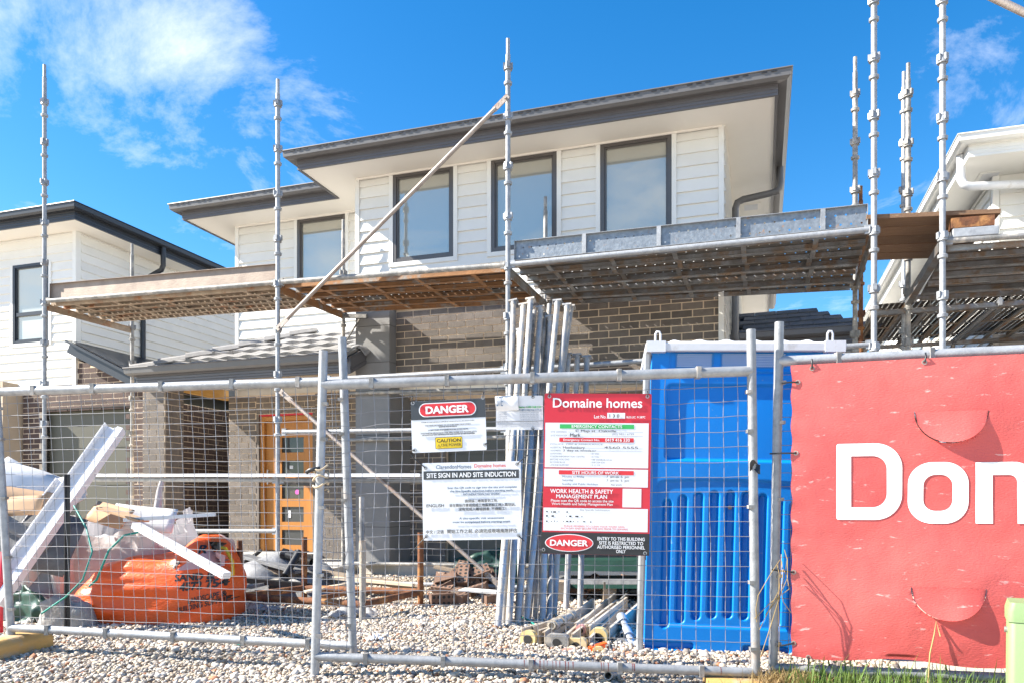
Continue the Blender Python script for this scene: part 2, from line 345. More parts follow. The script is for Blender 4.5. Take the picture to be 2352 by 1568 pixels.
def pebbles():
    rng = np.random.default_rng(5)
    t = (1+5**.5)/2
    iv = np.array([(-1,t,0),(1,t,0),(-1,-t,0),(1,-t,0),(0,-1,t),(0,1,t),(0,-1,-t),(0,1,-t),(t,0,-1),(t,0,1),(-t,0,-1),(-t,0,1)], float); iv /= np.linalg.norm(iv[0])
    fc = np.array([(0,11,5),(0,5,1),(0,1,7),(0,7,10),(0,10,11),(1,5,9),(5,11,4),(11,10,2),(10,7,6),(7,1,8),(3,9,4),(3,4,2),(3,2,6),(3,6,8),(3,8,9),(4,9,5),(2,4,11),(6,2,10),(8,6,7),(9,8,1)])
    pos = []
    for y0, y1, dens, xa, xb in ((3.75, 6.2, 3600, -3.9, 2.3), (6.2, 8.2, 2000, -3.9, 1.6), (8.2, 9.6, 700, -4.0, 1.0)):
        n = int((y1-y0)*(xb-xa)*dens)
        X = rng.uniform(xa, xb, n); Y = rng.uniform(y0, y1, n)
        k = (np.abs(X) < Y*.70+.1); pos.append(np.stack([X[k], Y[k]], 1))
    pos = np.concatenate(pos); n = len(pos)
    z = np.array([gz(x, y) for x, y in pos])
    r = rng.lognormal(math.log(.0112), .36, n)
    sc = np.stack([r*rng.uniform(.85,1.35,n), r*rng.uniform(.75,1.1,n), r*rng.uniform(.45,.8,n)], 1)
    a = rng.uniform(0, 2*math.pi, n); tx = rng.normal(0, .35, n); ty = rng.normal(0, .35, n)
    v = iv[None]*(1+rng.normal(0, .12, (n,12,1)))*sc[:,None,:]
    ca, sa = np.cos(a)[:,None], np.sin(a)[:,None]
    x, y, w = v[...,0], v[...,1], v[...,2]
    c, s = np.cos(tx)[:,None], np.sin(tx)[:,None]; y, w = y*c-w*s, y*s+w*c
    c, s = np.cos(ty)[:,None], np.sin(ty)[:,None]; x, w = x*c+w*s, -x*s+w*c
    x, y = x*ca-y*sa, x*sa+y*ca
    v = np.stack([x+pos[:,0:1], y+pos[:,1:2], w+(z+rng.uniform(-.010,.012,n))[:,None]], 2).reshape(-1,3)
    f = (fc[None]+(np.arange(n)*12)[:,None,None]).reshape(-1,3)
    me = bpy.data.meshes.new('gravel'); me.vertices.add(len(v)); me.vertices.foreach_set('co', v.ravel())
    me.loops.add(f.size); me.loops.foreach_set('vertex_index', f.ravel().astype(np.int32))
    me.polygons.add(len(f)); me.polygons.foreach_set('loop_start', np.arange(0, f.size, 3, dtype=np.int32))
    me.polygons.foreach_set('use_smooth', np.ones(len(f), bool)); me.update(calc_edges=True); me.validate()
    m = bpy.data.materials.new('pebble'); m.use_nodes = True; N = m.node_tree.nodes; L = m.node_tree.links; b = N['Principled BSDF']
    ge = N.new('ShaderNodeNewGeometry'); cr = N.new('ShaderNodeValToRGB'); L.new(ge.outputs['Random Per Island'], cr.inputs[0])
    stops = [(0,(.52,.44,.34)),(.14,(.34,.27,.20)),(.28,(.60,.53,.44)),(.42,(.40,.36,.32)),(.55,(.62,.57,.50)),(.67,(.22,.19,.17)),(.78,(.50,.40,.29)),(.90,(.38,.17,.09)),(.94,(.56,.49,.40)),(1,(.30,.285,.28))]
    cr.color_ramp.interpolation = 'CONSTANT'
    for i, (p, c) in enumerate(stops):
        e = cr.color_ramp.elements[i] if i < 2 else cr.color_ramp.elements.new(p)
        e.position = p; e.color = (*c, 1)
    nz = N.new('ShaderNodeTexNoise'); nz.inputs['Scale'].default_value = 120; co = N.new('ShaderNodeTexCoord'); L.new(co.outputs['Object'], nz.inputs['Vector'])
    mx = N.new('ShaderNodeMixRGB'); mx.blend_type = 'MULTIPLY'; mx.inputs[0].default_value = .45; L.new(cr.outputs[0], mx.inputs[1]); L.new(nz.outputs['Fac'], mx.inputs[2])
    n3 = N.new('ShaderNodeTexNoise'); n3.inputs['Scale'].default_value = 1.3; n3.inputs['Detail'].default_value = 4; L.new(co.outputs['Object'], n3.inputs['Vector'])
    r3 = N.new('ShaderNodeMapRange'); r3.inputs[1].default_value = .52; r3.inputs[2].default_value = .70; r3.inputs[4].default_value = .55; L.new(n3.outputs['Fac'], r3.inputs[0])
    m3 = N.new('ShaderNodeMixRGB'); m3.inputs[2].default_value = (.27,.225,.175,1); L.new(r3.outputs[0], m3.inputs[0]); L.new(mx.outputs[0], m3.inputs[1])
    hs = N.new('ShaderNodeHueSaturation'); hs.inputs['Value'].default_value = 1.2; L.new(m3.outputs[0], hs.inputs['Color'])
    L.new(hs.outputs[0], b.inputs['Base Color']); b.inputs['Roughness'].default_value = .8
    return tag(link('gravel', me, m), 'loose pale river gravel spread over the building site', 'gravel', kind='stuff')
pebbles()

# ================================================================== BUILDING PIECES
BR_L, BR_H, CO, BR_P = .227, .0735, .086, .240
_bm = {}
def brick_mesh(L, m):
    k = (round(L, 2), m.name)
    if k not in _bm: _bm[k] = MB().box(-L/2+.001, L/2-.001, -.045, .006, -.0367, .0367).mesh('brick'); _bm[k].materials.append(m)
    return _bm[k]
def brick_wall(parent, a, dirv, L, z0, z1, m, single=True, stuff=None, keep=None, phase=0, mortar=True, back=.10):
    """bricks on a wall that starts at a=(u,v), runs along dirv for L; its outside is on the right of dirv (seen from above: -v for +u)"""
    d = Vector((dirv[0], dirv[1], 0)).normalized(); n = Vector((d.y, -d.x, 0)); rz = math.atan2(d.y, d.x)
    wall = None
    if mortar:
        mb = MB(); M = Matrix.Translation((a[0], a[1], 0)) @ Matrix.Rotation(rz, 4, 'Z')
        mb.box(0, L, 0.001, back, z0, z1, M); wall = mb.build('brick_wall', K['mortar'], parent)
    row = 0; z = z0+CO/2
    while z+BR_H/2 <= z1+.012:
        s = -BR_P*(.5 if (row+phase) % 2 else 0)
        while s < L-.03:
            s0, s1 = max(0, s+.0065), min(L, s+BR_P-.0065)
            if s1-s0 > .04 and (keep is None or keep((s0+s1)/2, z)):
                c = Vector((a[0], a[1], z))+d*((s0+s1)/2)
                if single:
                    o = bpy.data.objects.new('brick', brick_mesh(s1-s0, m)); COL.objects.link(o); o.parent = wall or parent
                    o.location = c+n*RND.uniform(-.002,.002); o.rotation_euler = (0, 0, rz+math.pi)
                    o.rotation_euler.z += RND.uniform(-.004,.004)
                else:
                    M = Matrix.Translation(c) @ Matrix.Rotation(rz+math.pi, 4, 'Z'); w = s1-s0
                    stuff.box(-w/2, w/2, -.045, .006+RND.uniform(-.002,.002), -.0367, .0367, M)
            s += BR_P
        z += CO; row += 1
    return wall
def boards(parent, a, dirv, spans, z0, z1, m, cover=.144, holes=()):
    """lapped weatherboards; spans: list of (s0,s1); holes: (s0,s1,za,zb)"""
    d = Vector((dirv[0], dirv[1], 0)).normalized(); rz = math.atan2(d.y, d.x)
    z = z0; cache = {}
    while z < z1-.02:
        h = min(cover, z1-z)
        cut = []
        for s0, s1 in spans:
            segs = [(s0, s1)]
            for (h0, h1, za, zb) in holes:
                if z+h*.5 > za and z+h*.5 < zb:
                    ns = []
                    for (p, q) in segs:
                        if h1 <= p or h0 >= q: ns.append((p, q))
                        else:
                            if h0 > p: ns.append((p, h0))
                            if h1 < q: ns.append((h1, q))
                    segs = ns
            cut += segs
        for p, q in cut:
            key = (round(q-p, 3), round(h, 3))
            if key not in cache:
                cache[key] = MB().prism([(.040, 0), (-.027, 0), (-.027, .006), (-.005, h+.0035), (.040, h+.0035)], 0, q-p).mesh('weatherboard'); cache[key].materials.append(m)
            o = bpy.data.objects.new('weatherboard', cache[key]); COL.objects.link(o); o.parent = parent
            o.location = (a[0]+d.x*p, a[1]+d.y*p, z); o.rotation_euler = (0, 0, rz)
        z += cover
def window(parent, u0, u1, v, z0, z1, frame, trimm=None, mid=None, gl='glass', fw=.045):
    f = MB()
    f.box(u0, u0+fw, v-.03, v+.05, z0, z1); f.box(u1-fw, u1, v-.03, v+.05, z0, z1)
    f.box(u0+fw, u1-fw, v-.028, v+.05, z0, z0+fw); f.box(u0+fw, u1-fw, v-.028, v+.05, z1-fw, z1)
    i = fw; w2 = .02                                    # sash inside the frame
    f.box(u0+i, u0+i+w2, v-.012, v+.03, z0+i, z1-i); f.box(u1-i-w2, u1-i, v-.012, v+.03, z0+i, z1-i)
    f.box(u0+i+w2, u1-i-w2, v-.011, v+.03, z0+i, z0+i+w2); f.box(u0+i+w2, u1-i-w2, v-.011, v+.03, z1-i-w2, z1-i)
    if mid: f.box(u0+i+w2, u1-i-w2, v-.02, v+.04, mid-.03, mid+.03)
    win = f.build('window', frame, parent)
    MB().box(u0+fw, u1-fw, v+.012, v+.018, z0+fw, z1-fw).build('pane', K[gl], win)
    if trimm:
        t = MB(); q = .055
        t.box(u0-q, u0-.002, v-.034, v+.02, z0-q, z1+.0); t.box(u1+.002, u1+q, v-.034, v+.02, z0-q, z1)
        t.box(u0-.002, u1+.002, v-.033, v+.02, z0-q, z0-.002)
        t.build('window_trim', trimm, win)
    return win
def gutter_profile(z, s=1.0):
    return [(.001, z), (.085*s, z-.012), (.115*s, z+.012), (.120*s, z+.075), (.132*s, z+.082), (.130*s, z+.092), (.108*s, z+.090), (.104*s, z+.022), (.08*s, z+.004), (.001, z+.012)]
def fascia_profile(z0, z1):
    h = (z1-z0); return [(-.02, z0), (.010, z0), (.010, z0+h*.16), (.004, z0+h*.2), (.010, z0+h*.24), (.010, z0+h*.42), (.004, z0+h*.46), (.010, z0+h*.5), (.010, z0+h*.7), (.004, z0+h*.74), (.010, z0+h*.78), (.010, z1), (-.02, z1)]

# ================================================================== MAIN HOUSE
house = thing('house', 'two storey house with pale weatherboards over grey brick and timber front door', 'house', (OX, OY, 0), -TH)
SZ = 5.2                                                # soffit height
# upper walls
uw = MB().box(-1.28, 3.30, .045, .12, 3.47, SZ-.002).build('upper_wall', K['white_trim'], house)
hol = [(-.755-.055+1.29, .076+.055+1.29, 4.06-.055, SZ), (.578-.055+1.29, 1.406+.055+1.29, 4.06-.055, SZ), (1.934-.055+1.29, 2.755+.055+1.29, 4.06-.055, SZ)]
boards(uw, (-1.29, 0), (1, 0), [(.05, 4.56)], 3.50, SZ-.02, K['white_board'], holes=hol)
for k, (a, b) in enumerate(((-.755, .076), (.578, 1.406), (1.934, 2.755))):
    window(house, a, b, 0, 4.06, SZ-.012, K['win_frame'], K['white_trim'])
MB().box(-1.30, -1.242, -.032, .02, 3.46, SZ).build('corner_trim', K['white_trim'], house)
MB().box(3.272, 3.33, -.032, .02, 2.6, SZ).build('corner_trim', K['white_trim'], house)
MB().box(-1.24, 3.27, -.030, .0, 3.462, 3.498).build('drip_trim', K['white_trim'], house)
sw = MB().box(3.20, 3.318, .125, 9.0, 2.6, SZ-.002).build('side_wall', K['white_trim'], house)
boards(sw, (3.322, .02), (0, 1), [(.03, 8.9)], 2.62, SZ-.02, K['white_board'])
# recessed left wing, upper floor
rw = MB().box(-3.86, -1.28, .995, 1.07, 2.6, SZ-.002).build('upper_wall', K['white_trim'], house)
boards(rw, (-3.884, .95), (1, 0), [(.04, 2.60)], 2.62, SZ-.02, K['white_board'], holes=[(-2.807-.055+3.884, -2.003+.055+3.884, 4.06-.055, SZ)])
window(house, -2.807, -2.003, .95, 4.06, SZ-.012, K['win_frame'], K['white_trim'])
MB().box(-3.90, -3.842, .918, .97, 2.6, SZ).build('corner_trim', K['white_trim'], house)
MB().box(-1.28, -1.2, .12, .95, 2.6, SZ-.002).box(-3.88, -3.80, 1.0, 9, 2.6, SZ-.002).build('return_wall', K['white_trim'], house)
# eaves: soffit, fascia, gutter, roof
E1 = [(-4.43, 9.0), (-4.43, .42), (-1.83, .42), (-1.83, -.52), (3.88, -.52), (3.88, 9.0)]
sf = MB(); n = len(E1)
sf.add([(x, y, SZ) for x, y in E1]+[(x, y, SZ+.012) for x, y in E1], [tuple(range(n-1,-1,-1)), tuple(range(n, 2*n))])
sof = sf.build('soffit', K['soffit'], house)
bead = MB(); bead.box(-1.28, 3.31, -.045, -.022, SZ-.022, SZ-.001); bead.box(-3.88, -1.24, .905, .928, SZ-.022, SZ-.001); bead.box(3.325, 3.348, -.03, 9, SZ-.022, SZ-.001)
bead.build('soffit_bead', K['soffit'], sof)
fas = MB().sweep(E1, fascia_profile(SZ-.015, SZ+.125)).build('fascia', K['fascia'], house)
gut = MB().sweep(E1, gutter_profile(SZ+.10, 1.15)).build('gutter', K['gutter'], house)
sl = MB()
for i in range(62):
    u = -1.85+i*.093
    if i % 4 != 3: sl.box(u, u+.055, -.668, -.6565, SZ+.163, SZ+.170)
for i in range(28):
    u = -4.45+i*.093
    if i % 4 != 3: sl.box(u, u+.055, .272, .2835, SZ+.163, SZ+.170)
tag(sl.build('overflow_slots', K['black_metal'], gut), kind='stuff')
ez = SZ+.185
def hip(mb, u0, u1, v0, v1, z, pitch):
    w = min(u1-u0, v1-v0)/2; h = w*math.tan(pitch)
    A, B, C, D = (u0,v0,z), (u1,v0,z), (u1,v1,z), (u0,v1,z)
    if u1-u0 > v1-v0: Pq, Q = (u0+w,(v0+v1)/2,z+h), (u1-w,(v0+v1)/2,z+h); mb.add([A,B,C,D,Pq,Q], [(0,1,5,4),(1,2,5),(2,3,4,5),(3,0,4)])
    else: Pq, Q = ((u0+u1)/2,v0+w,z+h), ((u0+u1)/2,v1-w,z+h); mb.add([A,B,C,D,Pq,Q], [(0,1,4),(1,2,5,4),(2,3,5),(3,0,4,5)])
rm = MB(); hip(rm, -1.93, 3.98, -.62, 9.1, ez, rad(18)); hip(rm, -4.53, 3.97, .33, 9.09, ez+.003, rad(17))
roof = rm.build('roof', K['roof_dark'], house)
# tile butts showing above the gutter
tb = MB()
for i in range(20): tb.box(-1.9+i*.293, -1.9+i*.293+.288, -.60, -.4, ez+.005+.006*(i%2), ez+.02+.006*(i%2))
for i in range(9): tb.box(-4.5+i*.29, -4.5+i*.29+.285, .345, .5, ez+.005+.006*(i%2), ez+.02+.006*(i%2))
tag(tb.build('tile_edges', K['roof_tile'], roof), kind='stuff')
# soffit vent and downpipes
vq = Vector((3.60, .62, 0))
q0 = HV(1725, 475, .6)
vt = MB()
# vent in the right-hand soffit
def onz(px, py, z):
    Y = (z-EYE)*F/(1160-py); X = (px-1176)/F*Y
    return ((X-OX)*CT-(Y-OY)*ST, (X-OX)*ST+(Y-OY)*CT)
vu, vv = onz(1725, 475, SZ)
vt.box(vu-.13, vu+.13, vv-.13, vv+.13, SZ-.008, SZ-.001); vent = vt.build('soffit_vent', K['soffit'], house)
gm = MB()
for i in range(9): gm.box(vu-.09, vu+.09, vv-.095+i*.0225, vv-.095+i*.0225+.013, SZ-.014, SZ-.0085)
gm.build('vent_grille', K['ptw'], vent)
a = HU(1690, 520, 3.41); dv = a.y
dp = MB()
def bend(p, q, r_, k=5):
    return [p, q]
dpp = [(3.955, dv-.02, SZ+.10), (3.955, dv-.02, SZ-.10), (3.945, dv-.02, SZ-.17), (3.90, dv-.02, SZ-.215), (3.50, dv, SZ-.255), (3.43, dv, SZ-.285), (3.405, dv, SZ-.36), (3.405, dv, 3.2), (3.42, dv+.03, 3.1), (3.62, dv+.25, 2.86)]
dp.pipe(dpp, .045, 12)
down = dp.build('downpipe', K['gutter'], house)
MB().box(3.33, 3.46, dv-.055, dv+.055, 4.25, 4.28).tube((3.405,dv,4.40),(3.405,dv,4.44),.049,12).tube((3.93,dv-.02,SZ-.205),(3.915,dv-.02,SZ-.21),.049,12).build('pipe_clip', K['gutter'], down)
dl = MB().pipe([(-4.1, 1.35, SZ+.02), (-4.1, 1.35, SZ-.12), (-4.08, 1.3, SZ-.17), (-3.92, 1.3, SZ-.20)], .045, 10); dl.build('downpipe', K['ptw'], house)
# upper brick band above the garage (singly built), tile-clad column, garage front
BV = .02
STUFF = MB()
brick_wall(house, (-.735, BV), (1, 0), 4.01, 2.49, 3.47, K['brick'])
col = MB()
col.box(-1.212, -.748, -.146, .6, .2, 3.45); cb = col.build('column', K['dark'], house)
z = .20; zs = [.2, .69, 1.27, 1.86, 2.42, 2.78, 3.24, 3.45]
for z0, z1 in zip(zs[:-1], zs[1:]):
    MB().box(-1.22, -.74, -.158, -.147, z0+.003, z1-.003).build('cladding_tile', K['tile_clad'], cb)
    MB().box(-.747, -.736, -.1465, .6, z0+.003, z1-.003).build('cladding_tile', K['tile_clad'], cb)
GV = .44
MB().box(-.785, 3.25, .12, 1.0, 2.40, 2.489).build('lintel_soffit', K['soffit'], house)
brick_wall(house, (-.77, GV), (1, 0), .54, .22, 2.40, K['brick'], False, STUFF)
brick_wall(house, (-.23, GV), (1, 0), 3.50, 2.10, 2.40, K['brick'], False, STUFF)
brick_wall(house, (2.75, GV), (1, 0), .5, .22, 2.10, K['brick'], False, STUFF)
brick_wall(house, (3.30, BV), (0, 1), 6.0, .2, 2.6, K['brick'], False, STUFF)
gd = MB().box(-.26, 2.78, GV+.11, GV+.14, .15, 2.14).build('garage_door', K['garage'], house)
for i in range(4): MB().box(-.25, 2.77, GV+.098, GV+.109, .18+i*.49, .18+i*.49+.475).build('door_panel', K['garage'], gd)
# porch walls
DV = .90
brick_wall(house, (-3.995, DV), (1, 0), .49, .2, 2.62, K['brick'])
brick_wall(house, (-3.505, DV), (1, 0), 1.02, 2.33, 2.62, K['brick'], False, STUFF)
brick_wall(house, (-2.485, DV), (1, 0), 1.22, .2, 2.62, K['brick'], False, STUFF)
MB().box(-3.99, -3.90, .96, 9, .2, 2.6).build('side_wall', K['brick'], house)
brick_wall(house, (-4.39, -.40), (1, 0), .37, .2, 2.60, K['brick'])
brick_wall(house, (-4.02, -.388), (0, 1), .345, .2, 2.60, K['brick'], False, STUFF, phase=1)
MB().box(-4.388, -4.032, -.30, -.045, .2, 2.60).build('column_core', K['mortar'], house)
MB().box(-3.505, -3.46, DV-.0, DV+.14, .2, 2.33).box(-2.53, -2.485, DV, DV+.14, .2, 2.33).build('door_reveal', K['brick'], house)
b_ = STUFF.build('bricks', K['brick'], house); tag(b_, kind='stuff')
sl_ = MB().box(-4.5, -1.3, -.6, 1.2, .05, .19).box(-1.27, 3.3, .0, 1.2, .05, .19).build('floor_slab', K['slab'], house)
MB().box(-3.6, -2.4, .55, .9, .19, .27).build('door_step', K['slab'], house)
# timber door with five lights
du0, du1, dz0, dz1 = -3.455, -2.535, .28, 2.30
fr = MB().box(du0, du0+.07, DV+.03, DV+.15, dz0, dz1).box(du1-.07, du1, DV+.03, DV+.15, dz0, dz1).box(du0+.07, du1-.07, DV+.031, DV+.15, dz1-.07, dz1)
dfr = fr.build('door_frame', K['door'], house, .004)
MB().box(du0+.0, du1, DV+.02, DV+.12, dz1+.003, dz1+.028).build('head_flashing', K['red'], dfr)
dd = MB(); p0, p1 = du0+.075, du1-.075; y0, y1 = DV+.075, DV+.115
g0, g1 = p0+.27, p1-.12; zt = dz1-.12; gl_h, rail = .225, .12
dd.box(p0, g0, y0, y1, dz0+.01, dz1-.075); dd.box(g1, p1, y0, y1, dz0+.01, dz1-.075)
edges = [dz1-.075]; zc = dz1-.32; lights = []
for k in range(5): lights.append((zc-gl_h, zc)); zc -= gl_h+rail
prev = dz1-.075
for (a, b) in lights: dd.box(g0, g1, y0+.001, y1, b, prev); prev = a
dd.box(g0, g1, y0+.001, y1, dz0+.01, prev)
door = dd.build('door', K['door'], house)
for k, (a, b) in enumerate(lights):
    MB().box(g0, g1, y0+.018, y0+.022, a, b).build('pane', K['glass_dark'], door)
MB().box(g0+.1, g0+.15, y0+.012, y0+.0165, lights[3][0]+.06, lights[3][0]+.17).build('paper_sticker', K['paper'], door)
MB().box(g0+.13, g0+.19, y0+.012, y0+.0165, lights[1][0]+.10, lights[1][0]+.15).build('paper_sticker', K['paper'], door)
pk = MB().tube((g0+.26, y0+.012, lights[2][0]+.10), (g0+.26, y0+.016, lights[2][0]+.10), .036, 16); K['pink'] = mat('pink_sticker', (.75,.12,.45), rough=.5); pk.build('round_sticker', K['pink'], door)
MB().tube((p0+.06, y0-.05, 1.28), (p0+.06, y0-.05, 1.5), .011, 10).tube((p0+.06,y0,1.30),(p0+.06,y0-.05,1.30),.008,8).tube((p0+.06,y0,1.48),(p0+.06,y0-.05,1.48),.008,8).build('handle', K['galv'], door)
# porch beams, eave and tiled roof
PZ = 2.62
MB().box(-4.38, -1.28, -.36, -.30, PZ-.02, PZ+.13).build('porch_beam', K['primed'], house)
MB().box(-4.10, -4.04, -.05, .95, PZ-.05, PZ+.10).build('porch_beam', K['pine'], house)
MB().box(-3.92, -1.28, -.295, -.26, PZ-.05, PZ+.06).build('porch_beam', K['pine'], house)
MB().box(-4.40, -1.28, -.25, .88, PZ+.10, PZ+.12).build('porch_ceiling', K['soffit'], house)
PE = [(-4.36, .95), (-4.36, -.53), (-1.10, -.53)]
MB().sweep(PE, fascia_profile(2.60, 2.735)).build('porch_fascia', K['fascia'], house)
pg_ = MB().sweep(PE, gutter_profile(2.735, 1.0)).build('porch_gutter', K['gutter'], house)
# barge on the right slope of the porch roof
pit = math.tan(rad(25))
def rz_(v): return 2.80+(v+.53)*pit
bv = MB()
for o1, o2, zz0, zz1 in ((0, .03, -.21, .0), (.031, .037, -.20, -.16), (.031, .037, -.12, -.02)):
    vs = []
    for (v, ) in ((-.56,), (-.06,)):
        vs += [(-1.10+o1, v, rz_(v)+zz0), (-1.10+o2, v, rz_(v)+zz0), (-1.10+o2, v, rz_(v)+zz1), (-1.10+o1, v, rz_(v)+zz1)]
    bv.add(vs, [(0,1,2,3),(7,6,5,4),(1,5,6,2),(0,4,5,1),(3,2,6,7),(0,3,7,4)])
bv.build('barge_board', K['fascia'], house)
pr = MB()
pr.add([(-4.40,-.55,rz_(-.55)-.03),(-1.12,-.55,rz_(-.55)-.03),(-1.12,.95,rz_(.95)-.03),(-2.55,.95,rz_(.95)-.03)], [(0,1,2,3)])
pr.add([(-4.40,-.55,rz_(-.55)-.03),(-2.55,.95,rz_(.95)-.03),(-4.40,.95,rz_(-.55)-.03)], [(0,1,2)])
proof = pr.build('porch_roof', K['roof_dark'], house)
expo, tw = .335, .30
tmesh = {}
def tile_mesh(w):
    k = round(w, 2)
    if k not in tmesh:
        me = MB(); nn = 8
        # gently troughed tile with a thick rolled nose
        def top(s, t): return (s*w-.004*0, (t)*(expo+.05), .022*(1-t)+.010*math.cos(s*2*math.pi)*(1-.3*t))
        me.grid(nn, 4, lambda s, t: (s*(w-.006), t*(expo+.05), .034*(1-t)+.010*math.cos((s)*2*math.pi)), True)
        ed = [(i/nn*(w-.006), 0, .034+.010*math.cos(i/nn*2*math.pi)) for i in range(nn+1)]
        me.add(ed+[(x, 0, z-.046) for x, y, z in ed], [(i, i+nn+1, i+nn+2, i+1) for i in range(nn)])
        me.add([ed[-1], (ed[-1][0],expo+.05,.008), (ed[-1][0],expo+.05,-.02), (ed[-1][0],0,-.012)], [(3,2,1,0)])
        me.add([ed[0], (0,expo+.05,.008), (0,expo+.05,-.02), (0,0,-.012)], [(0,1,2,3)])
        tmesh[k] = me.mesh('roof_tile'); tmesh[k].materials.append(K['roof_tile'])
    return tmesh[k]
ang = math.atan(pit)
for r_ in range(5):
    v0 = -.60+r_*expo*math.cos(ang)
    uhip = -4.42+(v0+.55)*(1.85/1.5)+.05
    u = -1.12-tw*(.5 if r_ % 2 else 1.0)-RND.uniform(0,.004)
    right = -1.12
    k = 0
    while True:
        ul = max(u, uhip); w = right-ul
        if w < .06: break
        o = bpy.data.objects.new('roof_tile', tile_mesh(w)); COL.objects.link(o); o.parent = proof
        o.location = (ul, v0, rz_(v0)+.012+RND.uniform(-.003,.003)); o.rotation_euler = (ang, RND.uniform(-.006,.006), RND.uniform(-.006,.006))
        right = ul; u = ul-tw
        if ul <= uhip: break
# hip capping
hA, hB = Vector((-4.44, -.58, rz_(-.58)+.045)), Vector((-2.55, .95, rz_(.95)+.06))
for k in range(7):
    a, b = hA.lerp(hB, k/7), hA.lerp(hB, (k+1.12)/7)
    dd_ = (b-a).normalized(); sd = Vector((dd_.y, -dd_.x, 0)).normalized()
    vs = []
    for (p, lift) in ((a, .030), (b, .004)):
        for s, h in ((-.10, -.055), (-.05, .0), (0, .025), (.05, .0), (.10, -.055)): vs.append(p+sd*s+Vector((0,0,h+lift)))
        for s, h in ((.085, -.07), (0, -.0), (-.085, -.07)): vs.append(p+sd*s+Vector((0,0,h+lift)))
    m_ = MB().add(vs, [(i, (i+1)%8, (i+1)%8+8, i+8) for i in range(8)]+[tuple(range(7,-1,-1)), tuple(range(8,16))])
    m_.build('hip_cap', K['roof_tile'], proof)
# crumpled flashing where the porch roof meets the column
fl = MB().grid(10, 7, lambda s, t: (-1.36+s*.36, -.30+t*.34, rz_(-.30+t*.34)+.045+.03*noise.noise((s*4,t*4,.3))-(.10*max(0,s-.75)*4 if s > .75 else 0)))
K['lead'] = mat('lead_flashing', (.36,.36,.37), (.27,.27,.28), 8, .55, .3, .4, 20)
flo = fl.build('flashing', K['lead'], proof)
so = flo.modifiers.new('solid', 'SOLIDIFY'); so.thickness = .004
# low tiled roof on the right side of the house
def RR(px, py, v): return HV(px, py, v)
v1, v2 = 2.0, 3.6
A = HV(1900, 772, v1); B = HV(2003, 757, v1)
lr = MB()
eL, eR = HV(1640, 790, v1), HV(2003, 760, v1)
zL = 2.66
e0 = Vector((3.33, 1.7, 3.17)); e1 = Vector((5.02, 1.7, 3.17))
t0 = Vector((3.33, 3.2, 3.80)); t1 = Vector((4.35, 3.2, 3.80)); b1 = Vector((5.02, 5.2, 3.17)); b0 = Vector((3.33, 5.2, 3.17))
lr.add([e0, e1, t1, t0, b1, b0], [(0,1,2,3), (1,4,2), (4,5,3,2)])
lowroof = lr.build('low_roof', K['roof_dark'], house)

sl_ang = math.atan2(t0.z-e0.z, t0.y-e0.y); nr = 5
dm = {}
for r_ in range(nr):
    f0 = r_/nr; v0 = 1.65+f0*1.5; z0 = 3.185+f0*.63
    ur = 5.04-(f0)*.67; k = 0; u = 3.34+(.15 if r_ % 2 else 0)-.0
    while u < ur-.06:
        w = min(.30, ur-u); key = round(w, 2)
        if key not in dm:
            dm[key] = MB().prism([(0,-.01),(0,.034),(.36,.016),(.36,-.02)], 0, w-.006).mesh('roof_tile'); dm[key].materials.append(K['roof_dark'])
        o = bpy.data.objects.new('roof_tile', dm[key]); COL.objects.link(o); o.parent = lowroof
        o.location = (u, v0, z0+RND.uniform(0,.006)); o.rotation_euler = (sl_ang, RND.uniform(-.015,.015), 0); u += .30
LE = [(3.33, 1.68), (5.04, 1.68), (5.04, 5.2)]
MB().sweep(LE, fascia_profile(3.01, 3.15)).build('low_fascia', K['fascia'], house)
MB().sweep(LE, gutter_profile(3.13, 1.0)).build('low_gutter', K['gutter'], house)
lw = MB().box(3.34, 4.75, 1.95, 2.05, 1.9, 3.13).build('low_wall', K['black_metal'], house)
MB().box(3.34, 4.75, 2.06, 5.1, .1, 3.13).build('side_room', K['garage'], house)

# ================================================================== LEFT NEIGHBOUR
ln = thing('house', 'white weatherboard house with black gutters and brown brick garage', 'house', (OX, OY, 0), -TH)
LU, LV = -6.88, .80
w1 = MB().box(-10.5, LU-.002, LV+.045, LV+.12, 2.92, 5.42).build('upper_wall', K['white_trim'], ln)
boards(w1, (-10.5, LV), (1, 0), [(0, 10.5+LU-.06)], 2.94, 5.42, K['white_board'], holes=[(10.5-8.28, 10.5-7.40, 3.62, 5.02)])
w2 = MB().box(LU-.12, LU-.003, LV+.125, 9.5, 2.92, 5.42).build('upper_wall', K['white_trim'], ln)
boards(w2, (LU, LV), (0, 1), [(.07, 8.6)], 2.94, 5.42, K['white_board'])
MB().box(LU-.06, LU+.012, LV-.03, LV+.07, 2.92, 5.42).build('corner_trim', K['white_trim'], ln)
window(ln, -8.236, -7.45, LV, 3.67, 4.98, K['black_metal'], K['white_trim'], mid=4.15)
LE1 = [(-11, LV-.45), (LU+.45, LV-.45), (LU+.45, 9.9)]
MB().box(-11, LU+.45, LV-.45, 9.9, 5.42, 5.435).build('soffit', K['soffit'], ln)
MB().sweep(LE1, fascia_profile(5.405, 5.56)).build('fascia', K['black_metal'], ln)
MB().sweep(LE1, gutter_profile(5.54, 1.1)).build('gutter', K['black_metal'], ln)
rm = MB(); hip(rm, -16, LU+.55, LV-.55, 10, 5.63, rad(18)); rm.build('roof', K['roof_dark'], ln)
d0 = HU(375, 585, LU+.5); dvl = d0.y
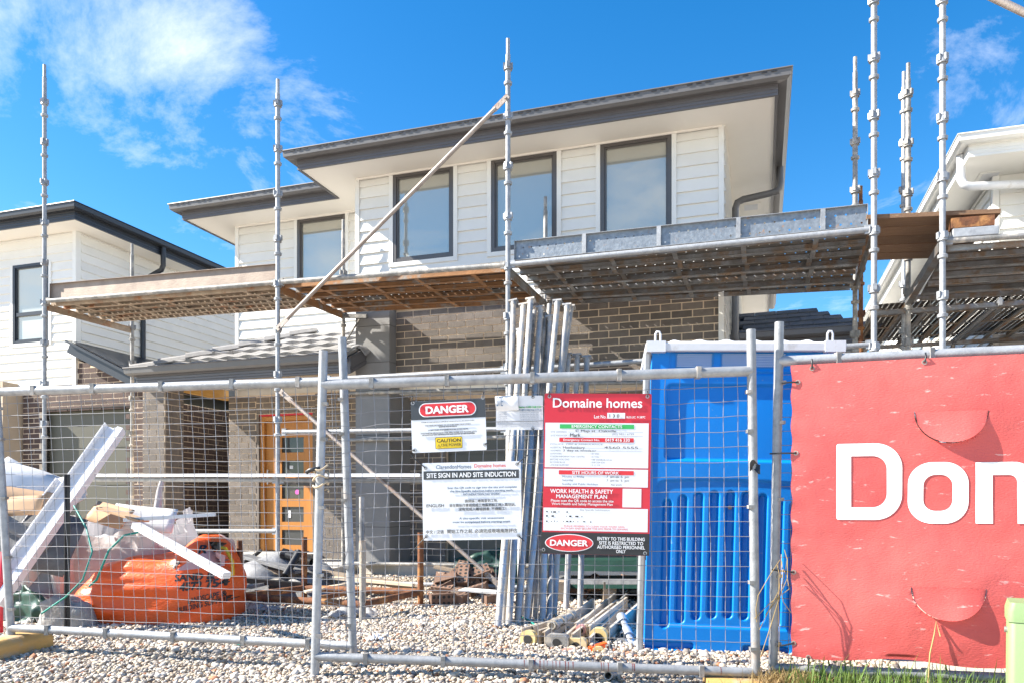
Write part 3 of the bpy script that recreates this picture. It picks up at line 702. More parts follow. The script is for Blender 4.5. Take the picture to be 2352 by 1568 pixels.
MB().pipe([(LU+.5, dvl, 5.55), (LU+.5, dvl, 5.22), (LU+.46, dvl, 5.14), (LU+.40, dvl, 5.12), (LU+.13, dvl, 5.02), (LU+.07, dvl, 4.98), (LU+.055, dvl, 4.9), (LU+.055, dvl, 3.55), (LU+.10, dvl+.02, 3.45), (LU+.55, dvl+.15, 3.12)], .045, 10).build('downpipe', K['black_metal'], ln)
# ground floor: brown brick, garage, lean-to on the right
def keepb(s, z):
    u = -8.05+s
    if -7.60 < u < -5.80 and z < 2.53: return False
    if u < LU+.02 and z > 2.90: return False
    if u > LU: return z < 3.30-(u-LU-.20)*.42
    return True
gm_ = MB().add([(-8.05,LV+.02,.1),(-5.10,LV+.02,.1),(-5.10,LV+.02,2.62),(LU+.1,LV+.02,3.34),(LU+.1,LV+.02,2.92),(-8.05,LV+.02,2.92)], [(0,1,2,3,4,5)])
STL = MB()
lwall = MB().box(-8.05, -7.60, LV+.01, LV+.2, .1, 2.55).box(-5.80, -5.10, LV+.01, LV+.2, .1, 2.55).box(-8.05, -5.10, LV+.011, LV+.2, 2.55, 2.915)
lwall.prism([(LV+.012, 0)], 0, 0) if False else None
lwall.add([(LU, LV+.011, 2.915), (-5.10, LV+.011, 2.915), (-5.75, LV+.011, 2.915), (LU, LV+.011, 3.33), (LU, LV+.2, 2.915), (-5.75, LV+.2, 2.915), (LU, LV+.2, 3.33)], [(0,2,3), (2,5,6,3)])
lw_o = lwall.build('brick_wall', K['mortar'], ln)
brick_wall(lw_o, (-8.05, LV+.012), (1, 0), 2.95, .1, 3.32, K['brick_brown'], keep=keepb, mortar=False)
MB().box(-7.62, -7.60, LV+.0, LV+.2, .1, 2.54).box(-5.80, -5.78, LV, LV+.2, .1, 2.54).box(-7.6, -5.8, LV+.0, LV+.2, 2.535, 2.55).build('garage_frame', K['dark'], ln)
gdl = MB().box(-7.6, -5.8, LV+.13, LV+.16, .05, 2.53).build('garage_door', K['garage2'], ln)
for i in range(4): MB().box(-7.59, -5.81, LV+.118, LV+.129, .08+i*.61, .08+i*.61+.597).build('door_panel', K['garage2'], gdl)
# sloping black barge of the lean-to
ba = Vector((LU+.02, LV-.16, 3.50)); bb = Vector((-5.05, LV-.16, 2.66))
MB().bar(ba, bb, .03, .17).bar(ba+Vector((0,-.03,.09)), bb+Vector((0,-.03,.09)), .10, .035).build('barge_board', K['black_metal'], ln)
MB().add([ba+Vector((0,0,.12)), bb+Vector((0,0,.12)), bb+Vector((0,4,.12)), ba+Vector((0,4,.12))], [(0,1,2,3)]).build('lean_to_roof', K['black_metal'], ln)
MB().box(-8.75, -8.12, LV-.3, LV+.1, .05, 3.0).build('rendered_pier', K['render'], ln)
MB().box(-10.6, -8.75, LV+.05, LV+.3, .05, 2.92).build('side_wall', K['render'], ln)
STL2 = MB(); brick_wall(ln, (-5.10, LV+.012), (0, 1), 5.2, .1, 2.60, K['brick_brown'], False, STL2); tag(STL2.build('bricks', K['brick_brown'], ln), kind='stuff')
MB().box(-10, -5.21, LV+.3, 9, .05, 2.9).build('garage_body', K['garage2'], ln)

# ================================================================== RIGHT NEIGHBOUR
rn = thing('house', 'white house with white gutters behind the right hand scaffold', 'house', (OX, OY, 0), -TH)
RU, RV, RZ = 6.45, 1.95, 5.02
w1 = MB().box(RU+.003, RU+.12, RV, 12, 2.6, RZ-.002).build('upper_wall', K['white_trim'], rn)
boards(w1, (RU, 12), (0, -1), [(0, 12-RV-.06)], 2.62, RZ-.02, K['white_board'])
w2 = MB().box(RU+.125, 9.5, RV+.003, RV+.12, 2.6, RZ-.002).build('upper_wall', K['white_trim'], rn)
boards(w2, (RU, RV), (1, 0), [(.07, 3.0)], 2.62, RZ-.02, K['white_board'])
w3 = MB().box(RU+.62, RU+.74, RV-1.6, RV-.005, 2.6, RZ-.002).build('upper_wall', K['white_trim'], rn)
boards(w3, (RU+.62, RV-.01), (0, -1), [(0, 1.55)], 2.62, RZ-.02, K['white_board'])
MB().box(RU-.014, RU+.06, RV-.03, RV+.03, 2.6, RZ).build('corner_trim', K['white_trim'], rn)
MB().box(RU+.58, RU+.66, RV-.028, RV+.02, 2.6, RZ).build('corner_trim', K['white_trim'], rn)
RE = [(RU-.42, 12), (RU-.42, RV-.70), (9.5, RV-.70)]
MB().box(RU-.42, 9.5, RV-.70, 12, RZ, RZ+.012).build('soffit', K['white_trim'], rn)
MB().sweep(RE, fascia_profile(RZ-.015, RZ+.15)).build('fascia', K['white_trim'], rn)
MB().sweep(RE, gutter_profile(RZ+.13, 1.15)).build('gutter', K['white_trim'], rn)
rm = MB(); hip(rm, RU-.5, 14, RV-.78, 13, RZ+.22, rad(24)); K['roof_pale'] = mat('pale_roof', (.62,.62,.62), (.55,.55,.56), 6, .6); rm.build('roof', K['roof_pale'], rn)
vu, vv = onz(2272, 404, RZ)
vt = MB().box(vu-.13, vu+.13, vv-.13, vv+.13, RZ-.008, RZ-.001).build('soffit_vent', K['white_trim'], rn)
gm = MB()
for i in range(9): gm.box(vu-.09, vu+.09, vv-.095+i*.0225, vv-.095+i*.0225+.013, RZ-.014, RZ-.0085)
gm.build('vent_grille', K['ptw'], vt)
MB().pipe([(RU-.45, RV-.45, RZ+.12), (RU-.45, RV-.45, RZ-.16), (RU-.42, RV-.45, RZ-.23), (RU-.36, RV-.45, RZ-.26), (RU+.38, RV-.15, RZ-.20), (RU+.47, RV-.13, RZ-.22), (RU+.50, RV-.10, RZ-.30), (RU+.50, RV-.08, 2.7)], .05, 12).build('downpipe', K['ptw'], rn)
for k in range(4): window(rn, 0, .0001, 0, 0, .0001, K['black_metal']) if False else None
# side windows seen at a glancing angle
for v0 in (3.2, 4.6, 6.2):
    f = MB().box(RU-.03, RU+.02, v0, v0+.9, 3.7, 4.6).build('window', K['black_metal'], rn); MB().box(RU-.034, RU-.031, v0+.05, v0+.85, 3.75, 4.55).build('pane', K['glass'], f)
STR = MB()
brick_wall(rn, (RU+.06, RV-.2), (1, 0), .95, .1, 2.55, K['brick_red'])
STR2 = MB()
brick_wall(rn, (RU+.05, 9), (0, -1), 9-RV+.2, .1, 2.58, K['brick_red'], False, STR2)
tag(STR2.build('bricks', K['brick_red'], rn), kind='stuff')
MB().box(RU+.2, 9.5, RV+.15, 9, .1, 2.6).build('lower_core', K['garage'], rn)
MB().box(RU+1.02, RU+1.55, RV-.62, RV-.1, .1, 3.3).build('rendered_pier', K['render'], rn)
MB().box(RU-.2, RU+3, RV-.75, RV+.0, 2.556, 2.60).build('ledge', K['white_trim'], rn)

# ================================================================== SCAFFOLD
R_S = .0245
def collar_mesh(m, seed):
    mb = MB(); n = 10
    mb.tube((0,0,-.028), (0,0,.028), .043, n, .032); mb.tube((0,0,.028), (0,0,.040), .034, n, .030)
    for k in range(4):
        a = k*math.pi/2+seed
        M = Matrix.Translation((math.cos(a)*.038, math.sin(a)*.038, .01)) @ Matrix.Rotation(a, 4, 'Z')
        mb.box(-.008, .010, -.016, .016, -.022, .032, M)
    mb.tube((0,0,-.16), (0,0,0), .0262, n, cap=False); mb.tube((0,0,-.175), (0,0,-.150), .040, n, .043); mb.tube((0,0,-.150), (0,0,-.140), .043, n, .028)
    me = mb.mesh('collar'); me.materials.append(m); return me
CM = {k: [collar_mesh(K[k], s) for s in (0, .4, .9)] for k in ('galv', 'galv_old', 'rust')}
def standard(parent, u, v, z0, z1, m='galv', first=None, step=.50, spigot=True, lean=(0,0)):
    mb = MB(); top = z1-.16 if spigot else z1
    mb.tube((0,0,z0), (lean[0],lean[1],top), R_S, 14)
    if spigot: mb.tube((lean[0],lean[1],top), (lean[0],lean[1],z1), R_S*.80, 12, hollow=.8)
    mb.tube((0,0,z0-.005), (0,0,z0+.006), .07, 10)
    o = mb.build('standard', K[m], parent); o.location = (u, v, 0)
    z = first if first is not None else z0+.35
    while z < top-.1:
        c = bpy.data.objects.new('collar', CM[m][RND.randrange(3)]); COL.objects.link(c); c.parent = o
        f = (z-z0)/(top-z0); c.location = (lean[0]*f, lean[1]*f, z); c.rotation_euler.z = RND.uniform(0, 6); z += step
    return o
def ledger(parent, a, b, m='galv', r=R_S, name='ledger'):
    a, b = Vector(a), Vector(b); d = (b-a).normalized(); mb = MB(); mb.tube(a+d*.03, b-d*.03, r, 12)
    for p, s in ((a, 1), (b, -1)): mb.bar(p+d*s*.02, p+d*s*.075, .03, .075)
    return mb.build(name, K[m], parent)
sc = thing('scaffold', 'galvanised steel scaffold with rusty walkway decks along the grey brick house', 'scaffold', (OX, OY, 0), -TH)
FV, BVs = -1.6, -.20
us = [-4.77, -1.375, 1.315, 4.655]
dzf = [3.50, 3.43, 3.365, 3.35]; dzb = [3.505, 3.455, 3.365, 3.26]
def gzh(u, v): w = H2W(u, v, 0); return gz(w.x, w.y)
fronttop = [HV(98, 150, FV).z, HV(637, 183, FV).z, HV(1165, 90, FV).z, 6.6]
backtop = [HV(303, 560, BVs).z, HV(788, 505, BVs).z, HV(1255, 452, BVs).z, HV(1962, 132, BVs).z]
for k in range(4):
    standard(sc, us[k], FV, gzh(us[k], FV), fronttop[k], 'galv', first=dzf[k]-.025-3*.5+.0)
    standard(sc, us[k], BVs, gzh(us[k], BVs), backtop[k], 'galv_old', first=dzb[k]-.03-3*.5)
# decks
def deck(parent, k, mp, mr, n=5, dz=0, ends=(.03, .03), vB=BVs-.02):
    u0, u1 = us[k]+ends[0], us[k+1]-ends[1]
    z00, z01, z10, z11 = dzf[k]+dz, dzf[k+1]+dz, dzb[k]+dz, dzb[k+1]+dz
    vA = FV+.06
    pw = (vB-vA)/n
    def pt(s, t, o=0): return Vector((u0+(u1-u0)*s, vA+(vB-vA)*t, (z00*(1-s)+z01*s)*(1-t)+(z10*(1-s)+z11*s)*t+o))
    for i in range(n):
        t0, t1 = (i+.03)/n, (i+.97)/n; j = RND.uniform(-.006,.006)
        A, B, C, D = pt(0,t0,j), pt(1,t0,j), pt(1,t1,j), pt(0,t1,j)
        mb = MB()
        mb.add([A, B, C, D], [(0,1,2,3)])
        o = mb.build('deck_plank', mp, parent)
        fl_ = MB(); ins = Vector((0,.028,0)); dn = Vector((0,0,-.048))
        for P0, P1, sg in ((A, B, 1), (D, C, -1)):
            fl_.add([P0, P1, P1+dn, P0+dn, P0+dn+ins*sg, P1+dn+ins*sg], [(0,1,2,3), (3,2,5,4)])
        for q in range(int((u1-u0)/.62)):
            s = (q+.6)/((u1-u0)/.62)+RND.uniform(-.01,.01)
            a, b = pt(s, t0, j-.045), pt(s, t1, j-.045); fl_.bar(a, b, .045, .006)
        fl_.build('plank_rib', mr, o)
deck(sc, 0, K['dirty_deck'], K['deck_rib'], vB=-.60)
K['rust_deck'] = mat('rusty_deck', (.12,.065,.035), (.06,.036,.022), 5, .8, .3, .3, 60, .3, (.27,.28,.28), 3, .5, .6, stretch=(.5,3,3), holes=(0,1,.095,.0075))
K['rust_rib'] = mat('rusty_rib', (.36,.19,.09), (.22,.12,.06), 6, .8, .3, .3, 60, .3, (.27,.25,.23), 3, .52, .62)
deck(sc, 1, K['rust_deck'], K['rust_rib'], vB=-.28)
deck(sc, 2, K['galv_deck'], K['galv_rib'], 6, .04, vB=.0)
for k in range(4):                                       # transoms under the decks
    a, b = Vector((us[k], FV+.03, dzf[k]-.03)), Vector((us[k], BVs-.02, dzb[k]-.03))
    mb = MB().bar(a, b, .05, .006, off=.0).bar(a, b, .006, .075, off=-.04); mb.build('transom', K['rust_rib' if k == 1 else 'deck_rib' if k < 2 else 'galv_rib'], sc)
for k in range(3):
    ledger(sc, (us[k], FV, dzf[k]), (us[k+1], FV, dzf[k+1]), 'galv_old' if k < 2 else 'galv', .027)
    ledger(sc, (us[k], BVs, dzb[k]+(.16 if k == 0 else .04)), (us[k+1], BVs, dzb[k+1]+(.16 if k == 0 else .04)), 'galv_old')
# extra bracket under the left end of the third deck
MB().bar((us[1]+.02, BVs, dzb[1]-.07), (us[1]+.34, BVs, dzb[1]-.10), .04, .05).bar((us[1]+.02, BVs, dzb[1]-.42), (us[1]+.24, BVs, dzb[1]-.12), .025, .012).build('bracket', K['galv_old'], sc)
# toe boards
def toe(k, u0, u1, z0a, z0b, h, m, name='toe_board', ribs=True):
    mb = MB(); L = u1-u0; sl = math.atan2(z0b-z0a, L)
    mb.add([(0,0,0),(L,0,0),(L,0,h),(0,0,h)], [(0,1,2,3)])
    o = mb.build(name, m, sc); o.location = (u0, FV+.05, z0a); o.rotation_euler = (0, -sl, 0)
    for (c0, c1, d0, d1) in ((0, L, h-.004, h), (0, L, 0, .004), (-.004, 0, 0, h), (L, L+.004, 0, h)):
        MB().box(c0, c1, -.03, -.001, d0, d1).build('toe_lip', K['toe_brown'] if not ribs else K['galv'], o)
    if ribs:
        for q in range(1, int(L/.72)+1): MB().box(q*.72-.03, q*.72+.01, -.031, -.002, .005, h-.005).build('toe_rib', K['galv'], o)
toe(0, us[0]+.06, us[1]-.01, dzf[0]+.02, dzf[1]+.02, .20, K['toe_brown'], ribs=False)
toe(2, us[2]+.06, us[3]-.05, dzf[2]+.045, dzf[3]+.04, .195, K['toe_galv'])
# diagonal braces
def brace(a, b, r=.021):
    a, b = Vector(a), Vector(b); d = (b-a).normalized(); mb = MB()
    mb.tube(a+d*.14, b-d*.14, r, 12)
    for p, s in ((a, 1), (b, -1)):
        mb.bar(p-d*s*.03, p+d*s*.16, .012, .055, up=(0,0,1)); mb.tube(p+d*s*.005-Vector((0,.02,0)), p+d*s*.005+Vector((0,.03,0)), .013, 8)
    return mb.build('brace', K['brace'], sc)
p, q = HV(1162, 225, FV-.06), HV(640, 752, FV-.06); brace(p, q)
p, q = HV(648, 900, FV-.05), HV(1142, 1338, FV-.05); brace(p, q)
# lower ledgers
def LG(x0, y0, x1, y1, v, m='galv', r=.024): return ledger(sc, HV(x0, y0, v), HV(x1, y1, v), m, r)
LG(103, 1100, 640, 1101, FV); LG(640, 1101, 1167, 1104, FV)
LG(645, 991, 1167, 984, FV); LG(790, 1009, 1255, 1002, BVs, 'galv_old')
LG(745, 870, 1167, 848, FV); LG(790, 902, 1255, 890, BVs, 'galv_old')
LG(305, 1218, 640, 1218, FV); LG(640, 1331, 1167, 1346, FV)
LG(1167, 1346, 2010, 1378, FV); LG(1167, 850, 2010, 790, FV); LG(1255, 838, 1962, 806, BVs, 'galv_old'); LG(1255, 880, 1962, 870, BVs, 'galv_old')
LG(790, 1292, 1255, 1298, BVs, 'galv_old')
a, b = HV(200, 1090, FV-.06), HV(968, 1090, FV-.06)
MB().bar(a, b, .09, .035).build('guard_board', K['pvc'], sc)
for k in range(1, 4):
    a = Vector((us[k], FV, 1.22)); b = Vector((us[k], BVs, 1.22)); MB().bar(a, b, .04, .05).build('transom', K['galv_old'], sc)

# ---- scaffold of the right-hand house
s2 = thing('scaffold', 'galvanised scaffold with perforated walkways in front of the white right hand house', 'scaffold', (OX, OY, 0), -TH)
uA = HV(2165, 700, FV).x
standard(s2, uA, FV, gzh(uA, FV), 6.4, 'galv', first=3.22-1.5)
u1_ = HV(2086, 500, BVs-.1).x; u2_ = HV(2076, 500, BVs+.35).x
standard(s2, u1_, BVs-.1, gzh(u1_, BVs), HV(2085, 146, BVs-.1).z, 'galv_old', first=3.1-1.5)
standard(s2, u2_, BVs+.35, gzh(u2_, BVs), HV(2079, 165, BVs+.35).z, 'galv', first=3.3-1.5)
ur = HV(1977, 430, .5).x
standard(s2, ur, .5, gzh(ur, .5), HV(1977, 428, .5).z, 'rust', first=1.6, spigot=True)
uE = 8.2
ledger(s2, (uA, FV, 3.19), (uE, FV, 3.10), 'galv_old', .026); ledger(s2, (u1_, BVs-.1, 3.05), (uE, BVs-.1, 3.02), 'galv_old', .026)
standard(s2, uE, FV, 0.05, 5.9, 'galv'); standard(s2, uE, BVs-.1, 0.05, 5.0, 'galv_old')
for i in range(6):
    t0, t1 = (i+.03)/6, (i+.97)/6; vA, vB = FV+.06, BVs-.12
    f0, f1 = vA+(vB-vA)*t0, vA+(vB-vA)*t1; za = lambda t: 3.17*(1-t)+3.05*t
    A, B, C, D = Vector((uA+.05,f0,za(t0))), Vector((uE-.05,f0,za(t0)-.08)), Vector((uE-.05,f1,za(t1)-.05)), Vector((uA+.05,f1,za(t1)))
    o = MB().add([A,B,C,D], [(0,1,2,3)]).build('deck_plank', K['galv_deck'], s2)
    fl_ = MB(); dn = Vector((0,0,-.048)); ins = Vector((0,.028,0))
    for P0, P1, sg in ((A,B,1),(D,C,-1)): fl_.add([P0,P1,P1+dn,P0+dn,P0+dn+ins*sg,P1+dn+ins*sg], [(0,1,2,3),(3,2,5,4)])
    fl_.build('plank_rib', K['galv_rib'], o)
MB().bar((uA, FV+.03, 3.15), (u1_, BVs-.1, 3.02), .06, .08).build('transom', K['galv_rib'], s2)
# the lower return walkway that runs back between the houses
zL = 3.06
for i in range(9):
    x0 = 4.90+i*.24; v0_, v1_ = -.08, 1.92
    me = MB().add([(0,0,0),(v1_-v0_,0,0),(v1_-v0_,.238,0),(0,.238,0)], [(3,2,1,0)])
    o = me.build('deck_plank', K['perforated'], s2); o.location = (x0+.238, v0_, zL); o.rotation_euler = (0, 0, rad(90))
    fl_ = MB()
    for y_, sg in ((0, 1), (.238, -1)): fl_.add([(0,y_,0),(v1_-v0_,y_,0),(v1_-v0_,y_,-.05),(0,y_,-.05),(0,y_+.03*sg,-.05),(v1_-v0_,y_+.03*sg,-.05)], [(0,1,2,3),(3,2,5,4)])
    for q in range(3): fl_.box(.35+q*.6, .39+q*.6, .01, .228, -.052, -.046)
    fl_.build('plank_rib', K['deck_rib'] if i % 3 == 0 else K['galv_rib'], o)
ledger(s2, (4.88, -.1, zL-.02), (4.88, 1.95, zL-.02), 'galv_old')
uh = HV(2190, 768, 1.9).x
ledger(s2, (uh, 1.9, zL-.06), (uh, -.1, zL-.06), 'galv', .028)
for vv_ in (.0, 1.9): MB().bar((4.86, vv_, zL-.075), (7.1, vv_, zL-.075), .05, .045).build('transom', K['galv_rib'], s2)
standard(s2, uh, 1.93, .1, zL-.03, 'galv_old', spigot=False); standard(s2, 4.88, 1.98, .1, zL+.3, 'galv_old', spigot=False); standard(s2, 7.1, 1.2, .1, zL, 'galv_old', spigot=False)
MB().tube((uh, 1.93, zL-.5), (uh+.42, 1.9, zL-.10), .018, 8).build('brace', K['galv_old'], s2)
# diagonal tube entering the picture at the upper right corner
p, q = HV(2262, -14, FV-.1), HV(2420, 62, FV-.1); MB().tube(p, q, .030, 12).build('brace', K['brace'], s2)
# timber planks bridging the two scaffolds: each lies loose on the frames
for i in range(5):
    za, zb = 3.452-.002*i, 3.385
    pl = MB().box(0, 1.02, 0, .225, 0, .036)
    o = pl.build('scaffold_plank', K['plank'])
    v = FV+.02+i*.24; w = H2W(4.60+RND.uniform(-.03,.03), v, za+.0)
    o.location = w; o.rotation_euler = (0, math.atan2(za-zb, 1.0), -TH)
    tag(o, 'weathered brown timber plank bridging the gap between the two scaffolds', 'plank', 'timber planks bridging the scaffolds')
e0 = H2W(uA+.06, FV-.02, 3.285)
blk = MB().box(0, .32, 0, .09, 0, .085).build('timber_offcut', K['rust']); blk.location = e0; blk.rotation_euler = (0, .02, -TH)
tag(blk, 'dark red timber block packed under the end of the bridging planks', 'timber block')
blk = MB().box(0, .34, 0, .10, 0, .075).build('steel_offcut', K['galv'], None, .006); blk.location = H2W(uA+.07, FV-.025, 3.205); blk.rotation_euler = (0, .02, -TH)
tag(blk, 'short galvanised steel packer lying under the dark red timber block', 'packer')

# ================================================================== FENCE
def plane_hit(px, py, o, n):
    d = Vector(((px-1176)/F, 1, (1160-py)/F)); c = Vector((0,0,EYE))
    return c+d*((o-c).dot(n)/d.dot(n))
def fence(label, TLp, TRp, BLp, BRp, rt, rb, YL, YR, cell=.0745, wob=.006, bent=None, extra=0):
    """TLp.. are post ends; rt/rb: (left y, right y) of the rails in the same measure"""
    A, B, C, D = P(*BLp, YL), P(*BRp, YR), P(*TRp, YR), P(*TLp, YL)
    t = thing('site_fence', label, 'fence', (A.x, A.y, 0))
    off = Vector((A.x, A.y, 0))
    A, B, C, D = (q-off for q in (A, B, C, D))
    def post(lo, hi):
        o = MB().tube(lo, hi, .0245, 16, hollow=.85).build('post', K['galv'], t); return o
    pL, pR = post(A, D), post(B, C)
    def on(lo, hi, z): f = (z-lo.z)/(hi.z-lo.z); return lo.lerp(hi, f)
    zl = lambda y, Y: EYE+(1160-y)/F*Y
    TL, TR = on(A, D, zl(rt[0], YL)), on(B, C, zl(rt[1], YR)); BL, BR = on(A, D, zl(rb[0], YL)), on(B, C, zl(rb[1], YR))
    if extra: TR = TR+(TR-TL).normalized()*extra; BR = BR+(BR-BL).normalized()*extra
    MB().tube(TL, TR, .028, 16).build('rail', K['galv'], t); MB().tube(BL, BR, .026, 16).build('rail', K['galv'], t)
    n = (B-A).cross(D-A).normalized()
    if n.y > 0: n = -n
    W, Hh = (TR-TL).length, (TL-BL).length
    def q(s, tt): return (BL*(1-s)+BR*s)*(1-tt)+(TL*(1-s)+TR*s)*tt
    mb = MB(); nv, nh = int(W/cell), int(Hh/cell)
    def dis(s, tt):
        x, z = s*W, tt*Hh
        k = wob
        if bent: k += bent(s, tt)
        return Vector((noise.noise((x*2.1, z*2.1, 3))*k+noise.noise((x*7, z*7, 9))*k*.5, noise.noise((x*1.5, z*1.5, 5))*k*1.5, noise.noise((x*2.3, z*2.3, 7))*k+noise.noise((x*8, z*8, 1))*k*.5))
    e = .028/W; e2 = .028/Hh
    for i in range(1, nv):
        s = i/nv; mb.pipe([q(s, tt)+dis(s, tt)*(0 if tt in (0, 1) else 1)-n*.0 for tt in [k/40 for k in range(41)]], .0017, 4, False)
    for j in range(1, nh):
        tt = j/nh; mb.pipe([q(s, tt)+dis(s, tt)*(0 if s in (0, 1) else 1)+n*.003 for s in [k/60 for k in range(61)]], .0017, 4, False)
    mb.build('wire_mesh', K['wire'], t)
    cl = MB()
    for s in (.12, .3, .5, .7, .88):
        for tt in (0, 1):
            p = q(s, tt); cl.box(p.x-.012, p.x+.012, p.y-.031, p.y+.02, p.z-.031, p.z+.031)
    for tt in (.08, .3, .55, .8, .93):
        for s in (0, 1):
            p = q(s, tt); d_ = .018*(1 if s == 0 else -1); cl.box(p.x+d_-.016, p.x+d_+.016, p.y-.028, p.y+.01, p.z-.009, p.z+.009)
    tag(cl.build('clips', K['galv_old'], t), kind='stuff')
    return t, off+A, n, off
pan1, o1, n1_, f1 = fence('wire mesh fence panel in front of the orange sand bag', (-14, 820), (786, 775), (26, 1462), (812, 1525), (899, 874), (1440, 1482), 4.92, 4.50)
pan2, o2, n2_, f2 = fence('wire mesh fence panel carrying the site signs', (743, 805), (1725, 757), (723, 1555), (1736, 1549), (883, 851), (1506, 1543), 4.29, 4.10,
      bent=lambda s, t: .03*math.exp(-((s-.06)/.08)**2)+.02*math.exp(-((s-.75)**2+(t-.9)**2)/.02))
K['drip'] = mat('red_oxide_paint', (.20,.05,.04), (.14,.035,.03), 20, .7)
dl, dr = P(730, 1506, 4.29)-f2, P(1735, 1543, 4.10)-f2
for px in (1205, 1216, 1228, 1240, 1247, 1258, 1268, 1275, 1286, 1296, 1304, 1312, 1378, 1384, 1392, 1446, 1451, 1640):
    s_ = (px-728)/1007+RND.uniform(-.002,.002); c_ = dl.lerp(dr, s_*1.02-.0); wd = RND.uniform(.002,.006); a0, a1 = RND.uniform(.1,.5), RND.uniform(1.6,2.6)
    MB().grid(2, 6, lambda s, t: (c_.x+(s-.5)*wd*(1.2-.6*t), c_.y-.0268*math.sin(a0+(a1-a0)*t), c_.z+.0268*math.cos(a0+(a1-a0)*t)), True).build('paint_drip', K['drip'], pan2)
Yl3, Yr3 = 4.14, 3.44
xr = 1176+3.78/Yr3*F
pan3, o3, n3_, f3 = fence('wire mesh fence panel hidden behind the red banner', (1790, 740), (xr, 640), (1775, 1552), (xr, 1648), (829, 770), (1532, 1590), Yl3, Yr3)
# left end: the neighbouring panel's start with its foot
def foot(px, py, Y, label, L=.52, rz=.3, sink=.01):
    w = P(px, py, Y); z = gz(w.x, w.y)-sink; mb = MB()
    prof = [(-.12,0),(-.12,.09),(-.08,.13),(.08,.13),(.12,.09),(.12,0)]
    mb.prism(prof, -L/2, L/2); o = mb.build('ballast_block', K['foot'], None, .015); o.location = (w.x, w.y, z); o.rotation_euler = (0,0,rz)
    return tag(o, label, 'fence foot', 'yellow fence feet')
foot(18, 1475, 4.86, 'dusty yellow block foot under the left fence post beside the skip bag', .50, 1.45)
foot(1700, 1556, 4.09, 'yellow block foot lying under the fence posts beside the dry grass', .36, -.1, .085)
# rope and clamp joining panels
rp = MB(); c = P(737, 1105, 4.27)
pts = [c+Vector((.042*math.cos(a*.9), .042*math.sin(a*.9), -.055+.012*a*.55+.01*math.sin(a*2.2))) for a in [k*.35 for k in range(0, 60)]]
rp.pipe(pts, .0055, 6); o = rp.build('rope', K['rope']); tag(o, 'cream rope wound round the fence post where two panels meet', 'rope')
hk = MB().pipe([P(705, 1083, 4.26), P(712, 1078, 4.24), P(722, 1076, 4.24), P(735, 1074, 4.25)], .012, 8)
tag(hk.build('cable_tie', K['black_plastic']), 'black plastic tie hooked through the mesh above the rope', 'cable tie')
tp = MB().grid(6, 4, lambda s, t: P(1722+s*24, 1060+t*22-6*math.sin(s*5), 4.07-.01*math.sin(s*6+t*3)), True)
tag(tp.build('black_tape', K['black_plastic']), 'torn black tape tied to the fence post next to the toilet', 'tape')

# ================================================================== LETTERING
_fc = {}
def text_mesh(txt, bold=0):
    k = (txt, bold)
    if k in _fc: return _fc[k]
    cu = bpy.data.curves.new('lettering', 'FONT'); cu.body = txt; cu.size = 1.0; cu.resolution_u = 3
    ob = bpy.data.objects.new('lettering', cu); COL.objects.link(ob)
    dg = bpy.context.evaluated_depsgraph_get(); me = bpy.data.meshes.new_from_object(ob.evaluated_get(dg))
    v = [tuple(p.co) for p in me.vertices]; f = [tuple(p.vertices) for p in me.polygons]
    bpy.data.objects.remove(ob); bpy.data.curves.remove(cu); bpy.data.meshes.remove(me)
    if bold:
        V, Fc = [], []
        offs = [(0,0),(bold,0),(-bold,0),(0,bold*.8),(0,-bold*.8),(bold*.7,bold*.6),(-bold*.7,bold*.6),(bold*.7,-bold*.6),(-bold*.7,-bold*.6)]
        for i, (dx, dy) in enumerate(offs):
            o = len(V); V += [(x+dx, y+dy, i*1e-3) for x, y, z in v]; Fc += [tuple(a+o for a in q) for q in f]
        v, f = V, Fc
    _fc[k] = (v, f); return _fc[k]
def put(parent, txt, x0, x1, y0, y1, m, bold=0, z=.002, name='lettering', fit=True, fn=None):
    """letters fitted to the box x0..x1, y0 (bottom)..y1 (top) of the sign's own plane"""
    v, f = text_mesh(txt, bold)
    if not v: return
    ax, bx = min(p[0] for p in v), max(p[0] for p in v); ay, by = min(p[1] for p in v), max(p[1] for p in v)
    sx = (x1-x0)/(bx-ax); sy = (y1-y0)/(by-ay)
    vs = [(x0+(p[0]-ax)*sx, y0+(p[1]-ay)*sy, z+p[2]*.1) for p in v]
    if fn: vs = [fn(*p) for p in vs]
    return MB().add(vs, f).build(name, m, parent)
def rrect(x0, x1, y0, y1, r, n=6):
    pts = []
    for cx_, cy_, a0 in ((x1-r, y1-r, 0), (x0+r, y1-r, 90), (x0+r, y0+r, 180), (x1-r, y0+r, 270)):
        for k in range(n+1): a = rad(a0+90*k/n); pts.append((cx_+r*math.cos(a), cy_+r*math.sin(a)))
    return pts
def patch(parent, pts, m, z, name='printed_panel', th=0):
    n = len(pts); mb = MB()
    if th: mb.add([(x,y,z) for x,y in pts]+[(x,y,z-th) for x,y in pts], [tuple(range(n)), tuple(range(2*n-1,n-1,-1))]+[(i,i+n,(i+1)%n+n,(i+1)%n) for i in range(n)])
    else: mb.add([(x,y,z) for x,y in pts], [tuple(range(n))])
    return mb.build(name, m, parent)
def rect(x0, x1, y0, y1): return [(x0,y0),(x1,y0),(x1,y1),(x0,y1)]
